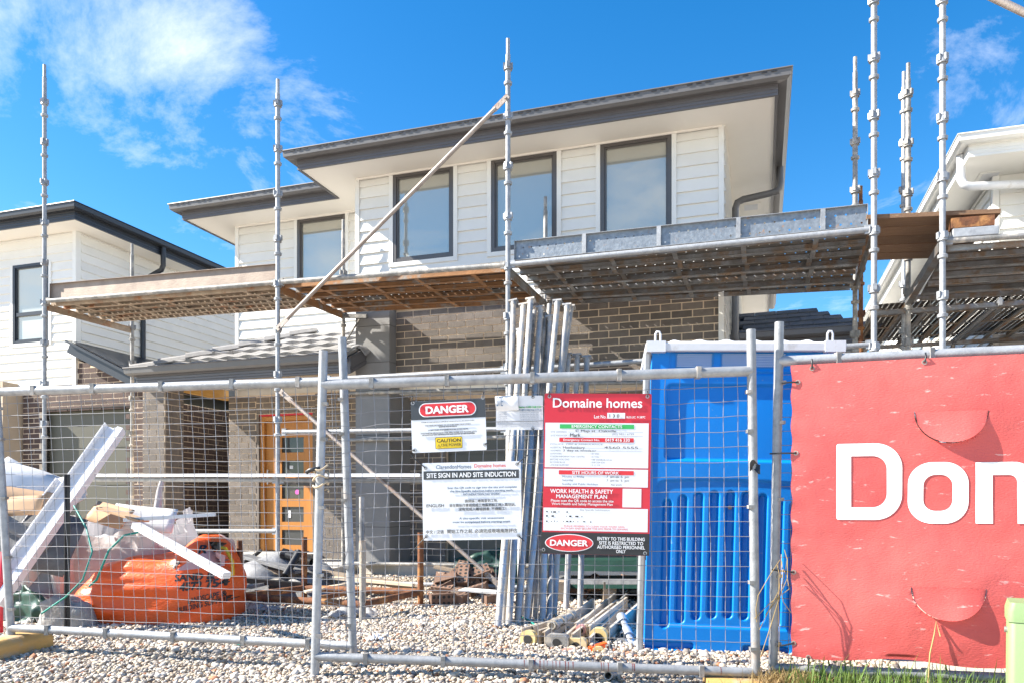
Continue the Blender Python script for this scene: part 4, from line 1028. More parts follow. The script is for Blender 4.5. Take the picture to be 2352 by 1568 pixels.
def sign(name, label, cat, TL, TR, BL, m, o, n, gap=.014, group=None):
    a, b, c = (plane_hit(*q, o+n*gap, n) for q in (TL, TR, BL))
    x = (b-a); W = x.length; x.normalize(); y = (a-c); y = y-x*y.dot(x); Hh = y.length; y.normalize(); z = x.cross(y)
    if z.y > 0: z = -z
    t = thing(name, label, cat, group=group)
    t.matrix_world = Matrix(((x.x,y.x,z.x,c.x),(x.y,y.y,z.y,c.y),(x.z,y.z,z.z,c.z),(0,0,0,1)))
    patch(t, rrect(0, W, 0, Hh, .008, 3), m, 0, 'board', .004)
    return t, W, Hh
def grommet(t, x, y, tie=None):
    MB().tube((x,y,.0005), (x,y,.003), .010, 14, hollow=.55).build('grommet', K['galv'], t)
    if tie: MB().pipe([(x, y, .004), (x+tie[0]*.4, y+tie[1]*.4, .012), (x+tie[0], y+tie[1], -.006)], .0028, 6).build('cable_tie', K['black_plastic'], t)

# ---- red site board
t, W, Hh = sign('site_sign', 'tall red site board with emergency contacts and an oval danger panel', 'sign', (1250, 902), (1496, 903), (1245, 1270), K['red'], o2, n2_)
X = lambda x: (x-85)/960*W
Y_ = lambda y: Hh-(y-97)/1415*Hh
def S(txt, x0, x1, y0, y1, m, b=0): put(t, txt, X(x0), X(x1), Y_(y1), Y_(y0), K[m], b, .003)
def Rc(x0, x1, y0, y1, m, z=.001): patch(t, rect(X(x0), X(x1), Y_(y1), Y_(y0)), K[m], z)
S('Domaine homes', 162, 963, 138, 222, 'white_ink', .018)
S('Lot No.', 535, 645, 285, 315, 'white_ink', .02); Rc(652, 812, 265, 315, 'sign_white'); S('1 3 0', 672, 760, 278, 306, 'black_ink', .012); S('BLD.LIC. 91387C', 825, 992, 293, 312, 'white_ink', .02)
Rc(97, 1023, 355, 748, 'sign_white'); Rc(228, 893, 368, 406, 'green_ink', .002); S('EMERGENCY CONTACTS', 335, 787, 374, 400, 'white_ink', .015)
S('SITE ADDRESS', 147, 290, 429, 443, 'grey_ink'); S('C Map st  Oakville', 370, 735, 415, 442, 'black_ink')
S('SITE MANAGER', 147, 296, 462, 476, 'grey_ink'); S('Mark', 322, 415, 448, 478, 'black_ink', .01); S('(02) 9851 6799', 700, 893, 444, 466, 'grey_ink')
Rc(225, 892, 486, 524, 'red_ink', .002); S('Emergency Contact No.', 262, 588, 495, 520, 'white_ink', .015); S('0419 416 330', 637, 857, 490, 518, 'white_ink', .015)
S('POLICE, FIRE & AMBULANCE', 145, 615, 538, 552, 'grey_ink'); S('HOSPITAL', 145, 245, 568, 582, 'grey_ink'); S('Hawkesbury', 260, 455, 562, 590, 'black_ink'); S('4560 5555', 630, 930, 560, 580, 'black_ink')
S('ADDRESS', 145, 240, 595, 608, 'grey_ink'); S('2 day st windsor', 260, 560, 590, 612, 'black_ink'); S('SAFEWORK', 145, 250, 622, 635, 'grey_ink'); S('131 050', 512, 585, 620, 634, 'grey_ink')
S('POISON INFORMATION CENTRE', 143, 455, 646, 660, 'grey_ink'); S('131126', 513, 582, 646, 660, 'grey_ink'); S('BEFORE YOU DIG', 143, 316, 672, 686, 'grey_ink'); S('1100  www.byda.com.au', 513, 700, 672, 688, 'black_ink')
S('BEYOND BLUE', 143, 279, 697, 710, 'grey_ink'); S('1300 224 636', 513, 636, 695, 709, 'grey_ink'); S('LIFELINE SUPPORT', 143, 320, 722, 735, 'grey_ink'); S('13 11 14', 513, 592, 719, 733, 'grey_ink')
for yy in (434, 469, 577, 602): Rc(300, 973, yy, yy+2, 'grey_ink', .0015)
Rc(94, 1023, 760, 916, 'sign_white'); Rc(225, 897, 773, 810, 'red_ink', .002); S('SITE HOURS OF WORK', 345, 765, 779, 806, 'white_ink', .015)
S('Monday to Friday', 258, 456, 820, 842, 'blue_ink'); S('7  am to  5  pm', 655, 855, 816, 842, 'black_ink'); S('Saturday', 258, 356, 852, 874, 'blue_ink'); S('7  am to  5  pm', 655, 855, 850, 874, 'black_ink')
S('Sunday and Public Holidays', 258, 580, 885, 908, 'blue_ink'); S('No work', 697, 792, 888, 903, 'black_ink')
S('WORK HEALTH & SAFETY', 150, 715, 938, 975, 'white_ink', .022); S('MANAGEMENT PLAN', 205, 662, 985, 1019, 'white_ink', .022)
S('Please scan the QR code to access the site', 158, 720, 1028, 1055, 'white_ink', .012); S('Work Health and Safety Management Plan', 165, 713, 1058, 1086, 'white_ink', .012)
Rc(800, 967, 928, 1091, 'sign_white')
Rc(92, 1027, 1104, 1306, 'sign_white'); S('Site Specific Information', 420, 688, 1113, 1133, 'grey_ink')
for yy, spans in ((1143, ((115,132),(160,170),(180,205),(228,236),(300,312))), (1180, ((115,132),(165,188),(297,304),(325,345),(380,408),(435,444))), (1226, ((118,130),(162,170),(190,196),(215,220),(272,278),(298,318),(330,345),(360,368),(400,408),(450,470),(515,524)))):
    for a, b in spans: Rc(a, b, yy-RND.uniform(4,9), yy+RND.uniform(0,5), 'black_ink', .002)
S('PLEASE REMEBER TO CLEAN YOUR WORK AREA', 281, 825, 1257, 1272, 'red_ink'); S('EACH DAY AND SECURE THE SITE PRIOR TO LEAVING', 252, 853, 1277, 1293, 'red_ink')
Rc(76, 1046, 1320, 1511, 'black_ink', .001)
def ell(cx_, cy_, rx, ry, n=48): return [(cx_+rx*math.cos(2*math.pi*k/n), cy_+ry*math.sin(2*math.pi*k/n)) for k in range(n)]
patch(t, ell(X(328), Y_(1412), 218/960*W, 78/1415*Hh), K['white_ink'], .002); patch(t, ell(X(328), Y_(1412), 210/960*W, 71/1415*Hh), K['red_ink'], .003)
put(t, 'DANGER', X(155), X(497), Y_(1440), Y_(1385), K['white_ink'], .035, .004)
for s_, x0, x1, y0 in (('ENTRY TO THIS BUILDING', 582, 1003, 1354), ('SITE IS RESTRICTED TO', 597, 990, 1391), ('AUTHORISED PERSONNEL', 580, 1006, 1427), ('ONLY', 750, 835, 1463)): S(s_, x0, x1, y0, y0+30, 'white_ink', .02)
for gx, gy, tie in ((130, 124, (.0, .03)), (1008, 122, (0, .03)), (97, 1476, (-.01, -.02)), (1008, 1490, (.005, -.035))): grommet(t, X(gx), Y_(gy), tie)

# ---- induction board
t, W, Hh = sign('induction_sign', 'white site sign in and induction board with English and Chinese text', 'sign', (974, 1062), (1201, 1057), (972, 1240), K['sign_white'], o2, n2_)
X = lambda x: (x-180)/950*W
Y_ = lambda y: Hh-(y-742)/748*Hh
S('ClarendonHomes', 318, 657, 765, 803, 'blue_ink', .008); S('Domaine homes', 687, 987, 762, 797, 'red_ink', .008)
Rc(194, 1112, 822, 904, 'dark_ink'); S('SITE SIGN IN AND SITE INDUCTION', 225, 1083, 840, 888, 'white_ink', .028)
S('ENGLISH', 219, 388, 1140, 1170, 'black_ink', .006); S('中文 / 汉语', 209, 382, 1390, 1426, 'black_ink', .008)
S('Scan the QR code to sign into the site and complete', 425, 1090, 978, 1004, 'blue_ink', .012); S('the Site-Specific induction before starting work.', 449, 1058, 1010, 1035, 'blue_ink', .012); S('NO INDUCTION, NO WORK!', 576, 928, 1042, 1064, 'blue_ink', .012)
S('請掃描二維碼簽到工地,', 590, 905, 1100, 1132, 'black_ink', .006); S('並在開始作業前完成工地簽到和工地入職培訓。', 440, 1075, 1140, 1172, 'black_ink', .006); S('沒有完成入職培訓者, 不得開工！', 528, 985, 1178, 1210, 'black_ink', .006)
S('A site-specific risk assessment', 534, 963, 1272, 1298, 'blue_ink', .012); S('must be completed before starting work.', 471, 1028, 1308, 1332, 'blue_ink', .012)
S('開始工作之前, 必須完成現場風險評估', 416, 1085, 1385, 1426, 'black_ink', .008)
for gx, gy, tie in ((215, 790, (-.085, .075)), (1095, 772, (.06, .05)), (212, 1448, (-.085, -.09)), (1098, 1455, (.03, -.03))): grommet(t, X(gx), Y_(gy), tie)

# ---- live power danger board
t, W, Hh = sign('danger_sign', 'white and charcoal danger live power sign with a yellow caution panel', 'sign', (944, 921), (1115, 913), (947, 1039), K['sign_white'], o2, n2_)
X = lambda x: (x-66)/708*W
Y_ = lambda y: Hh-(y-170)/480*Hh
Rc(66, 774, 171, 345, 'dark_ink', .001)
patch(t, rrect(X(143), X(689), Y_(322), Y_(192), (Y_(192)-Y_(322))*.49), K['white_ink'], .002); patch(t, rrect(X(153), X(679), Y_(314), Y_(200), (Y_(200)-Y_(314))*.49), K['red_ink'], .003)
put(t, 'DANGER', X(208), X(618), Y_(294), Y_(222), K['white_ink'], .045, .004)
for s_, x0, x1, y0 in (('POWER TO THIS BUILDING IS SUPPLIED BY A PHOTOVOLTAIC (PV) SOLAR SYSTEM.', 165, 668, 366), ('LIVE CABLES ARE PRESENT ON SITE IN-BETWEEN THE PV PANELS,', 198, 634, 396), ('INVERTER AND METERBOX.', 330, 503, 412), ('DO NOT TOUCH OR INTERFERE WITH ANY OF THE CABLING.', 226, 608, 440), ('ONCE INVERTERS ARE INSTALLED THEIR SERIAL NUMBER AND TRACKING DEVICE', 153, 686, 467), ('ARE REGISTERED WITH THE REGULATOR AND CAN NOT BE USED ELSEWHERE.', 165, 672, 484)): S(s_, x0, x1, y0, y0+12, 'black_ink', .01)
patch(t, rrect(X(289), X(546), Y_(622), Y_(514), .006, 3), K['black_ink'], .001); patch(t, rrect(X(293), X(542), Y_(618), Y_(518), .006, 3), K['yellow_ink'], .002)
S('CAUTION', 305, 533, 530, 563, 'black_ink', .02); S('LIVE POWER', 347, 535, 577, 600, 'black_ink', .008)
patch(t, [(X(307),Y_(606)),(X(340),Y_(606)),(X(323),Y_(576))], K['black_ink'], .003); patch(t, [(X(313),Y_(603)),(X(334),Y_(603)),(X(323),Y_(583))], K['yellow_ink'], .004); put(t, '!', X(321), X(325), Y_(602), Y_(589), K['black_ink'], 0, .005)
for gx, gy, tie in ((88, 186, (-.004, .045)), (755, 165, (.004, .03)), (92, 625, (-.02, .0)), (757, 600, (.02, .01))): grommet(t, X(gx), Y_(gy), tie)

# ---- white paper notice with a folded corner
t, W, Hh = sign('paper_notice', 'creased white paper notice with its top left corner folded down', 'notice', (1141, 908), (1249, 907), (1139, 986), K['paper'], o2, n2_, .008)
X = lambda x: (x-0)/108*W
Y_ = lambda y: Hh-(y-0)/80*Hh
S('Phone: 1300 368 534', 50, 104, 24, 29, 'green_ink', .01); S('info@localgroup.com.au', 50, 106, 31, 36, 'blue_ink', .01)
for i, (s_, ad) in enumerate((('Cronulla', '2/4 Surf Road, Cronulla 2230'), ('Macarthur', '26 Vicarst Street, Narellan 2567'), ('Newcastle', '1/21 Babilla Close, Beresfield 2322'), ('Northside', '3a/25 Waterloo Street, Narrabeen 2101'), ('Norwest', '21/2 Inglewood Place, Norwest 2153'), ('South Coast', '3/104 Princes Highway, Fairy Meadow'), ('Southern Highlands', '3/104 Bong Bong Road, Bowral 2576'))): S(s_, 8, 12+len(s_)*1.5, 38+i*4.1, 41+i*4.1, 'grey_ink'); S(ad, 55, 98, 38+i*4.1, 41+i*4.1, 'grey_ink')
for yy in (68, 71.5): S('This sign is approved for display in accordance with the requirements', 6, 100, yy, yy+2.4, 'grey_ink')
for x0, x1, y0, y1 in ((5, 104, 36.6, 37), (5, 104, 66.4, 66.8), (5, 5.5, 37, 66.6), (103.6, 104, 37, 66.6)): Rc(x0, x1, y0, y1, 'grey_ink', .0015)
fo = MB().grid(8, 6, lambda s, tt: (X(-2+s*52+3*tt), Y_(1+tt*33-6*s*(1-tt)*0), .006+.02*math.sin(math.pi*tt)*(1-s*.5)+.004*math.sin(s*9)), True).build('folded_corner', K['paper'], t)
put(t, 'SITE', X(3), X(17), Y_(26), Y_(4), K['blue_ink'], 0, .034)
for gx, gy, tie in ((85, 3, (0, .03)), (85, 77, (.012, -.045))): grommet(t, X(gx), Y_(gy), tie)

# ================================================================== BANNER
ob_ = o3; nn = n3_
bt = thing('banner', 'large red builder banner with white lettering and two wind flaps tied to the fence', 'banner')
c0 = plane_hit(1818, 1505, ob_+nn*.05, nn); c1 = plane_hit(1822, 838, ob_+nn*.05, nn); c2 = plane_hit(2352, 812, ob_+nn*.05, nn)
bx_ = (c2-c1); bx_ = (bx_-Vector((0,0,bx_.z*.35))).normalized(); by_ = Vector((0,0,1)); by_ = (by_-bx_*by_.dot(bx_)).normalized(); bz_ = bx_.cross(by_)
if bz_.y > 0: bz_ = -bz_
bt.matrix_world = Matrix(((bx_.x,by_.x,bz_.x,c0.x),(bx_.y,by_.y,bz_.y,c0.y),(bx_.z,by_.z,bz_.z,c0.z),(0,0,0,1)))
BW, BH = 2.05, (c1-c0).length
inv = bt.matrix_world.inverted()
def bl(px, py): p = inv @ plane_hit(px, py, ob_+nn*.05, nn); return p.x, p.y
# D-pixel positions of the zoomed details: px = 2140*.8279 + x*.4722, py = 1000*.8279 + y*.4722
def zb(x, y): return bl(1771.7+x*.4722, 827.9+y*.4722)
flaps = []
for (xa, xb, ya, yb, yt) in ((692, 1050, 250, 242, 400), (675, 1040, 1092, 1112, 1260)):
    l, r_, bo = zb(xa, ya), zb(xb, yb), zb((xa+xb)/2, yt)
    cxf, rxf, top = (l[0]+r_[0])/2, (r_[0]-l[0])/2, (l[1]+r_[1])/2
    flaps.append((cxf, top, rxf, top-bo[1]))
def bdisp(x, y):
    z = .014*noise.noise((x*1.6, y*1.6, 2))+.0045*noise.noise((x*4+y*3, y*5-x*2, 6))+.0018*noise.noise((x*11+y*9, y*10-x*8, 4))
    z += .0035*math.sin(y*48+3*noise.noise((y*3,0,0)))*math.exp(-x/.035)        # puckered hem
    for (cx_, ty, rx, ry) in flaps:
        d = math.hypot(x-cx_, y-ty+.02); z += .016*math.exp(-(d/.30)**2)
        z += .006*math.sin((x-cx_)*10+(y-ty)*14)*math.exp(-(d/.35)**2)
    z += .02*max(0, .3-y)*math.sin(x*7+y*5)*.5
    return z
GX, GY = 200, 150
def inflap(x, y):
    for (cx_, ty, rx, ry) in flaps:
        if y < ty and ((x-cx_)/rx)**2+((y-ty)/ry)**2 < .985: return True
    return False
def bpt(s, t_):
    x, y = s*BW, t_*BH
    for (cx_, ty, rx, ry) in flaps:                     # draw vertices onto the cut line
        if y < ty+.002:
            q_ = math.hypot((x-cx_)/rx, (y-ty)/ry)
            if .93 < q_ < 1.07: x, y = cx_+(x-cx_)/q_, ty+(y-ty)/q_
        if abs(y-ty) < BH/GY*.5 and abs(x-cx_) < rx: y = ty
    edge = .004*math.sin(y*40)*math.exp(-x/.02)
    return (x+edge, y-.012*math.sin(x*9)*(y < .03), bdisp(x, y))
bm_ = MB().grid(GX, GY, bpt, True, skip=lambda i, j: inflap((i+.5)/GX*BW, (j+.5)/GY*BH))
sheet = bm_.build('sheet', K['banner'], bt)
for (cx_, ty, rx, ry) in flaps:
    def fp(s, t_, cx_=cx_, ty=ty, rx=rx, ry=ry):
        x = (s*2-1)*rx; yy = ry*math.sqrt(max(0, 1-(x/rx)**2))*t_
        curl = .024*(yy/ry)**1.6
        return (cx_+x*.99, ty-yy*.985, bdisp(cx_+x, ty)+.003+curl+.006*math.sin(x*22)*t_)
    MB().grid(28, 12, fp, True).build('wind_flap', K['banner'], bt)
def bletter(pts_sets, name='lettering'):
    mb = MB()
    for vs, fs in pts_sets: mb.add([(x, y, bdisp(x, y)+.0035) for x, y in vs], fs)
    mb.build(name, K['white_ink'], bt)
def ring_letter(outer, inner):
    n = len(outer); k = 6; vs = []
    for j in range(k+1):
        for o_, i_ in zip(outer, inner): vs.append((o_[0]+(i_[0]-o_[0])*j/k, o_[1]+(i_[1]-o_[1])*j/k))
    return vs, [(j*n+i, j*n+(i+1)%n, (j+1)*n+(i+1)%n, (j+1)*n+i) for j in range(k) for i in range(n)]
def roundpoly(x0, x1, y0, y1, rs, n=10, sub=8):
    """rounded box, per-corner radius (tr, tl, bl, br)"""
    pts = []
    for (cx_, cy_, a0, r_) in ((x1, y1, 0, rs[0]), (x0, y1, 90, rs[1]), (x0, y0, 180, rs[2]), (x1, y0, 270, rs[3])):
        ox = cx_-r_ if cx_ == x1 else cx_+r_; oy = cy_-r_ if cy_ == y1 else cy_+r_
        for k in range(n+1): a = rad(a0+90*k/n); pts.append((ox+r_*math.cos(a), oy+r_*math.sin(a)))
    out = []
    for i in range(len(pts)):
        a, b = pts[i], pts[(i+1) % len(pts)]
        m_ = sub if (i+1) % (n+1) == 0 else 1
        for k in range(m_): out.append((a[0]+(b[0]-a[0])*k/m_, a[1]+(b[1]-a[1])*k/m_))
    return out
def zr(xa, xb, ya, yb): a, b = zb(xa, yb), zb(xb, ya); return min(a[0],b[0]), max(a[0],b[0]), min(a[1],b[1]), max(a[1],b[1])
x0, x1, y0, y1 = zr(315, 635, 397, 771); w = .0865*(x1-x0)/.36
st = (zb(387,600)[0]-zb(315,600)[0]); sh = (y1-y0)*.165
o_ = roundpoly(x0, x1, y0, y1, (.14*(x1-x0)/.34, .012, .012, .14*(x1-x0)/.34)); i_ = roundpoly(x0+st, x1-st, y0+sh, y1-sh, (.075*(x1-x0)/.34, .002, .002, .075*(x1-x0)/.34))
bletter([ring_letter(o_, i_)])
x0, x1, y0, y1 = zr(663, 956, 489, 789); w = x1-x0
o_ = roundpoly(x0, x1, y0, y1, (w*.40,)*4); i_ = roundpoly(x0+st, x1-st, y0+sh*.98, y1-sh*.98, (w*.20,)*4)
bletter([ring_letter(o_, i_)])
# m: three legs joined by two rounded shoulders
x0, _, y0, y1 = zr(990, 1300, 488, 789); lw = st*1.06; gap_ = .115
legs = []
def strip(p, q): return p, q
def leg(xa, xb, ya, yb):
    n = 14; vs = []; 
    for k in range(n+1): y = ya+(yb-ya)*k/n; vs += [(xa, y), ((xa+xb)/2, y), (xb, y)]
    return vs, [(k*3+j, k*3+j+1, (k+1)*3+j+1, (k+1)*3+j) for k in range(n) for j in range(2)]
def shoulder(xa, xb, thick):                             # quarter-rounded arch from xa to the right leg ending at xb
    outer, inner = [], []; r_ = .09; 
    for k in range(13):
        f = k/12
        if f < .45: outer.append((xa+(xb-r_-xa)*f/.45, y1)); inner.append((xa+(xb-lw-.035-xa)*f/.45, y1-sh*.98))
        else:
            a = rad(90-90*(f-.45)/.55); outer.append((xb-r_+r_*math.cos(a), y1-r_+r_*math.sin(a))); inner.append((xb-lw-.035+.035*math.cos(a), y1-sh*.98-.035+.035*math.sin(a)))
    n = 13; vs = []
    for j in range(5): vs += [(o[0]+(i2[0]-o[0])*j/4, o[1]+(i2[1]-o[1])*j/4) for o, i2 in zip(outer, inner)]
    return vs, [(j*n+i, j*n+i+1, (j+1)*n+i+1, (j+1)*n+i) for j in range(4) for i in range(n-1)], outer[-1][1], inner[-1][1]
full = lw*2+gap_+lw*0
xe1 = zb(1193,600)[0]+lw; xe2 = xe1+(xe1-x0-lw)
sets = [leg(x0, x0+lw, y0, y1-.0)]
v_, f_, ya_, yb_ = shoulder(x0+lw, xe1, sh); sets.append((v_, f_)); sets.append(leg(xe1-lw, xe1, y0, min(ya_, yb_)+.0))
if ya_ > yb_: pass
v_, f_, ya_, yb_ = shoulder(xe1, xe2, sh); sets.append((v_, f_)); sets.append(leg(xe2-lw, xe2, y0, min(ya_, yb_)))
bletter(sets)
# eyelets and ties
for (zx, zy, tx, ty_) in ((197, 38, .0, .05), (739, 10, .01, .05), (128, 104, -.08, .0), (118, 448, -.13, .0), (108, 1026, -.11, .01), (108, 1372, -.08, -.02), (180, 1440, .0, -.07)):
    x, y = zb(zx, zy)
    MB().tube((x,y,bdisp(x,y)), (x,y,bdisp(x,y)+.004), .013, 14, hollow=.55).build('eyelet', K['brace'], bt)
    MB().pipe([(x,y,bdisp(x,y)+.004), (x+tx*.5,y+ty_*.5,bdisp(x,y)+.012), (x+tx,y+ty_,-.005)], .0045, 6).build('cable_tie', K['black_plastic'], bt)

# ================================================================== PORTABLE TOILET
w0 = P(1480, 1490, 4.92)
pt_ = thing('portable_toilet', 'blue moulded plastic portable toilet with white roof behind the fence', 'toilet', (w0.x, 4.92, .02), rad(-7.5))
pt_.rotation_euler = (0, rad(1.5), rad(-7.5))
PW, PH, PD, U = 1.13, 1.93, 1.10, .00279              # U: metres for one measured unit
def sd_box(x, z, x0, x1, z0, z1, r):
    cx_, cz_ = (x0+x1)/2, (z0+z1)/2; qx, qz = abs(x-cx_)-(x1-x0)/2+r, abs(z-cz_)-(z1-z0)/2+r
    return math.hypot(max(qx,0), max(qz,0))+min(max(qx,qz),0)-r
def sst(e0, e1, x): t = max(0, min(1, (x-e0)/(e1-e0))); return t*t*(3-2*t)
zpx = lambda py: (1484-py)*U
xpx = lambda px: (px-1480)*U
grooves = []
for i in range(9):
    cxg = 1523+i*35.4; e = abs(i-4)/4.0
    grooves.append((xpx(cxg)-.029, xpx(cxg)+.029, zpx(1399+e*e*28), zpx(1108+e*e*22)))
def pdepth(x, z):
    d = 0.0
    # arched field
    f = sd_box(x, z, xpx(1497), xpx(1836), zpx(1420), zpx(1090)+.02*(1-((x-xpx(1667))/.47)**2), .05)
    d += .012*(1-sst(-.012, .006, f))
    for (a, b, c, e) in grooves:
        s_ = sd_box(x, z, a, b, c, e, .029); d += .038*(1-sst(-.014, .004, s_))
    s_ = sd_box(x, z, xpx(1516), xpx(1835), zpx(1040), zpx(868), .03); d += .022*(1-sst(-.012, .008, s_))
    d += .014*(1-sst(.0, .010, abs(z-zpx(842))))            # band under the vents
    s_ = sd_box(x, z, xpx(1520), xpx(1850), zpx(836), zpx(790), .02); d += .010*(1-sst(-.008, .006, s_))
    for a, b in ((1478, 1590), (1700, 1800)):
        s_ = sd_box(x, z, xpx(a), xpx(b), zpx(1474), zpx(1458), .018); d += .04*(1-sst(-.006, .004, s_))
    d -= .018*sst(zpx(1440), zpx(1470), z) if False else 0
    return d
NXp, NZp = 190, 320
fp = MB().grid(NXp, NZp, lambda s, t: (s*PW, pdepth(s*PW, t*PH)-.02*(1-t)*.0, t*PH), True)
fp.build('front_panel', K['blue'], pt_)
MB().box(0.004, PW-.004, .09, PD, .0, PH-.003).build('body', K['blue'], pt_)
for px in (-.052, PW+.008):
    m_ = MB().box(px, px+.044, -.012, .06, .0, PH); m_.build('corner_post', K['post_grey'], pt_, .012)
rf = MB(); ov = .035
def roofz(s, t):
    a = min(s, 1-s)*2; b = min(t, 1-t)*2
    return PH+.045+.05*sst(0, .35, a)*sst(0, .35, b)+.012*max(0, math.cos(s*2*math.pi*7))*sst(.05,.3,a)*sst(.02,.3,b)
rf.grid(70, 30, lambda s, t: (-ov+s*(PW+2*ov), -ov+t*(PD+2*ov), roofz(s, t)), True)
rf.sweep([(-ov,-ov),(PW+ov,-ov),(PW+ov,PD+ov),(-ov,PD+ov),(-ov,-ov)], [(.0, PH-.006), (.008, PH-.002), (.010, PH+.040), (.0, PH+.050), (-.03, PH+.045), (-.03, PH-.006)])
for cxr in (-ov-.004, PW+ov-.115): rf.box(cxr, cxr+.12, -ov-.014, .08, PH-.012, PH+.056)
rf.build('roof', K['ptw'], pt_)
for hx in (.035, PW-.04):
    pts = [(hx-.018, .0, PH+.06), (hx-.018, .0, PH+.105), (hx-.010, 0, PH+.122), (hx+.006, 0, PH+.122), (hx+.014, 0, PH+.105), (hx+.014, 0, PH+.06)]
    MB().pipe(pts, .007, 8).build('lifting_loop', K['ptw'], pt_)
for a, b in ((1533, 1618), (1634, 1778)):
    va = MB().box(xpx(a), xpx(b), .004, .012, zpx(829), zpx(797)).build('vent', K['blue_vent'], pt_)
    dots = MB(); k = 0
    z = zpx(826); r_ = 0
    while z < zpx(799):
        x = xpx(a)+.012+(.006 if r_ % 2 else 0)
        while x < xpx(b)-.01:
            dots.add([(x+.0038*math.cos(q*math.pi/3), .003, z+.0038*math.sin(q*math.pi/3)) for q in range(6)], [(0,1,2,3,4,5)]); x += .012
        z += .0105; r_ += 1
    dots.build('vent_holes', K['ptw'], va)
MB().tube((xpx(1664), .035, zpx(1146)), (xpx(1664), .028, zpx(1146)), .013, 12).build('rivet', K['brace'], pt_)
MB().box(-.02, PW+.02, .02, PD+.02, -.055, -.002).build('skid', K['concrete'], pt_)
# white drip of silicone down the left edge of the toilet
# ================================================================== LOOSE TUBES
def tube_thing(a, b, label, group, r=.027, head=True, m='tube', name='steel_tube'):
    a, b = Vector(a), Vector(b); t = thing(name, label, 'tube', a, 0, group)
    d = (b-a)
    MB().tube((0,0,0), d, r, 14, hollow=.82).build('shaft', K[m], t)
    if head:
        dn = d.normalized(); mb = MB()
        mb.tube(d-dn*.05, d-dn*.008, r*1.02, 12, r*1.3); mb.bar(d-dn*.008, d+dn*.010, r*3.2, r*2.6, up=(.3,1,.2))
        mb.build('head_plate', K[m], t)
    return t
GT = 'tubes leaning in a bundle beside the signs'
def onground(px, py):
    d = Vector(((px-1176)/F, 1, (1160-py)/F)); Y = 5.5
    for _ in range(40):
        z = EYE+(1160-py)/F*Y; x = (px-1176)/F*Y; g_ = gz(x, Y); Y += (z-g_)*.8*F/(py-1160+1) if False else 0
        # solve EYE+(1160-py)/F*Y = gz
        Y = (EYE-g_)*F/(py-1160)
    return Vector(((px-1176)/F*Y, Y, gz((px-1176)/F*Y, Y)))
for (bx, by, tx, ty, Yt) in ((1143,1440,1203,703,6.55),(1156,1432,1180,694,6.75),(1168,1434,1219,690,6.5),(1188,1430,1242,709,6.62),(1208,1424,1281,694,6.45),(1228,1418,1303,703,6.4),(1216,1412,1311,706,6.7),(1196,1415,1193,760,6.85),(1246,1423,1265,730,6.55)):
    a = onground(bx, by); b = P(tx, ty, Yt*.35+4.95)
    tube_thing(a-Vector((0,0,.01)), b, 'tall mud stained steel tube leaning in the bundle beside the signs', GT)
for (bx, by, tx, ty, Yt) in ((1152,1428,1228,715,6.9),(1212,1416,1262,700,6.95),(1190,1421,1252,720,6.75)):
    a = onground(bx, by); b = P(tx, ty, Yt*.35+4.95)
    tube_thing(a-Vector((0,0,.01)), b, 'plain dark tube without a head plate deep inside the leaning bundle', 'plain tubes inside the bundle', .024, False, 'galv_old')
for (bx, by, tx, ty, Yt) in ((1272,1412,1305,816,6.4),(1300,1399,1326,816,6.55),(1332,1402,1348,820,6.5)):
    a = onground(bx, by); b = P(tx, ty, Yt*.35+4.95)
    tube_thing(a-Vector((0,0,.01)), b, 'shorter flat topped steel prop standing behind the red site board', 'short props behind the red board')
a = onground(1262, 1424); tube_thing(a, P(1270, 1180, 6.9), 'short tube standing among the leaning bundle', GT, head=False)
# ================================================================== BEAM PILE
def zq(x, y): return 1142.6+x*.1763, 1291.6+y*.1763
def channel(n_xy, f_xy, Yn, Yf, w, h, label, m='beam', th=.006, flip=0, end=None, group=None, roll=0.0):
    a, b = P(*zq(*n_xy), Yn), P(*zq(*f_xy), Yf); d = b-a; L = d.length
    x = d.normalized(); up = Vector((0,0,1)); z = (up-x*up.dot(x)).normalized(); y = z.cross(x)
    if roll: Rm = Matrix.Rotation(roll, 3, x); y, z = Rm @ y, Rm @ z
    w *= 1.3; h *= 1.3
    t = thing('steel_channel', label, 'channel', (0,0,0), 0, group)
    t.matrix_world = Matrix(((x.x,y.x,z.x,a.x),(x.y,y.y,z.y,a.y),(x.z,y.z,z.z,a.z),(0,0,0,1)))
    mb = MB(); mb.box(0, L, -w/2, w/2, -h/2, -h/2+th); mb.box(0, L, -w/2, -w/2+th, -h/2+th, h/2); mb.box(0, L, w/2-th, w/2, -h/2+th, h/2)
    mb.box(0, L, -w/2-.012, -w/2+th, h/2, h/2+th); mb.box(0, L, w/2-th, w/2+.012, h/2, h/2+th)
    mb.build('channel', K[m], t)
    if end:
        e = MB(); pts = rrect(-w*.42, w*.42, -h*.5, h*.5, min(w,h)*.38, 5); k = len(pts)
        e.add([(-.035,p,q) for p,q in pts]+[(.02,p,q) for p,q in pts], [tuple(range(k)), tuple(range(2*k-1,k-1,-1))]+[(i,i+k,(i+1)%k+k,(i+1)%k) for i in range(k)])
        eo = e.build('end_fitting', K[end], t); MB().tube((-.036,0,0), (-.040,0,0), min(w,h)*.26, 14).build('bolt_hole', K['dark'], eo)
    return t
K['pinkp'] = mat('pink_paint', (.55,.20,.20), (.45,.38,.32), 14, .6, c3=(.55,.42,.10), s3=9)
K['bluep'] = mat('blue_paint', (.03,.22,.55), (.35,.38,.40), 12, .6)
K['yellp'] = mat('yellow_paint', (.55,.45,.28), (.50,.36,.10), 12, .6)
channel((420,985), (1010,800), 5.20, 6.0, .10, .09, 'muddy steel channel with blue paint at its end', end='yellp')
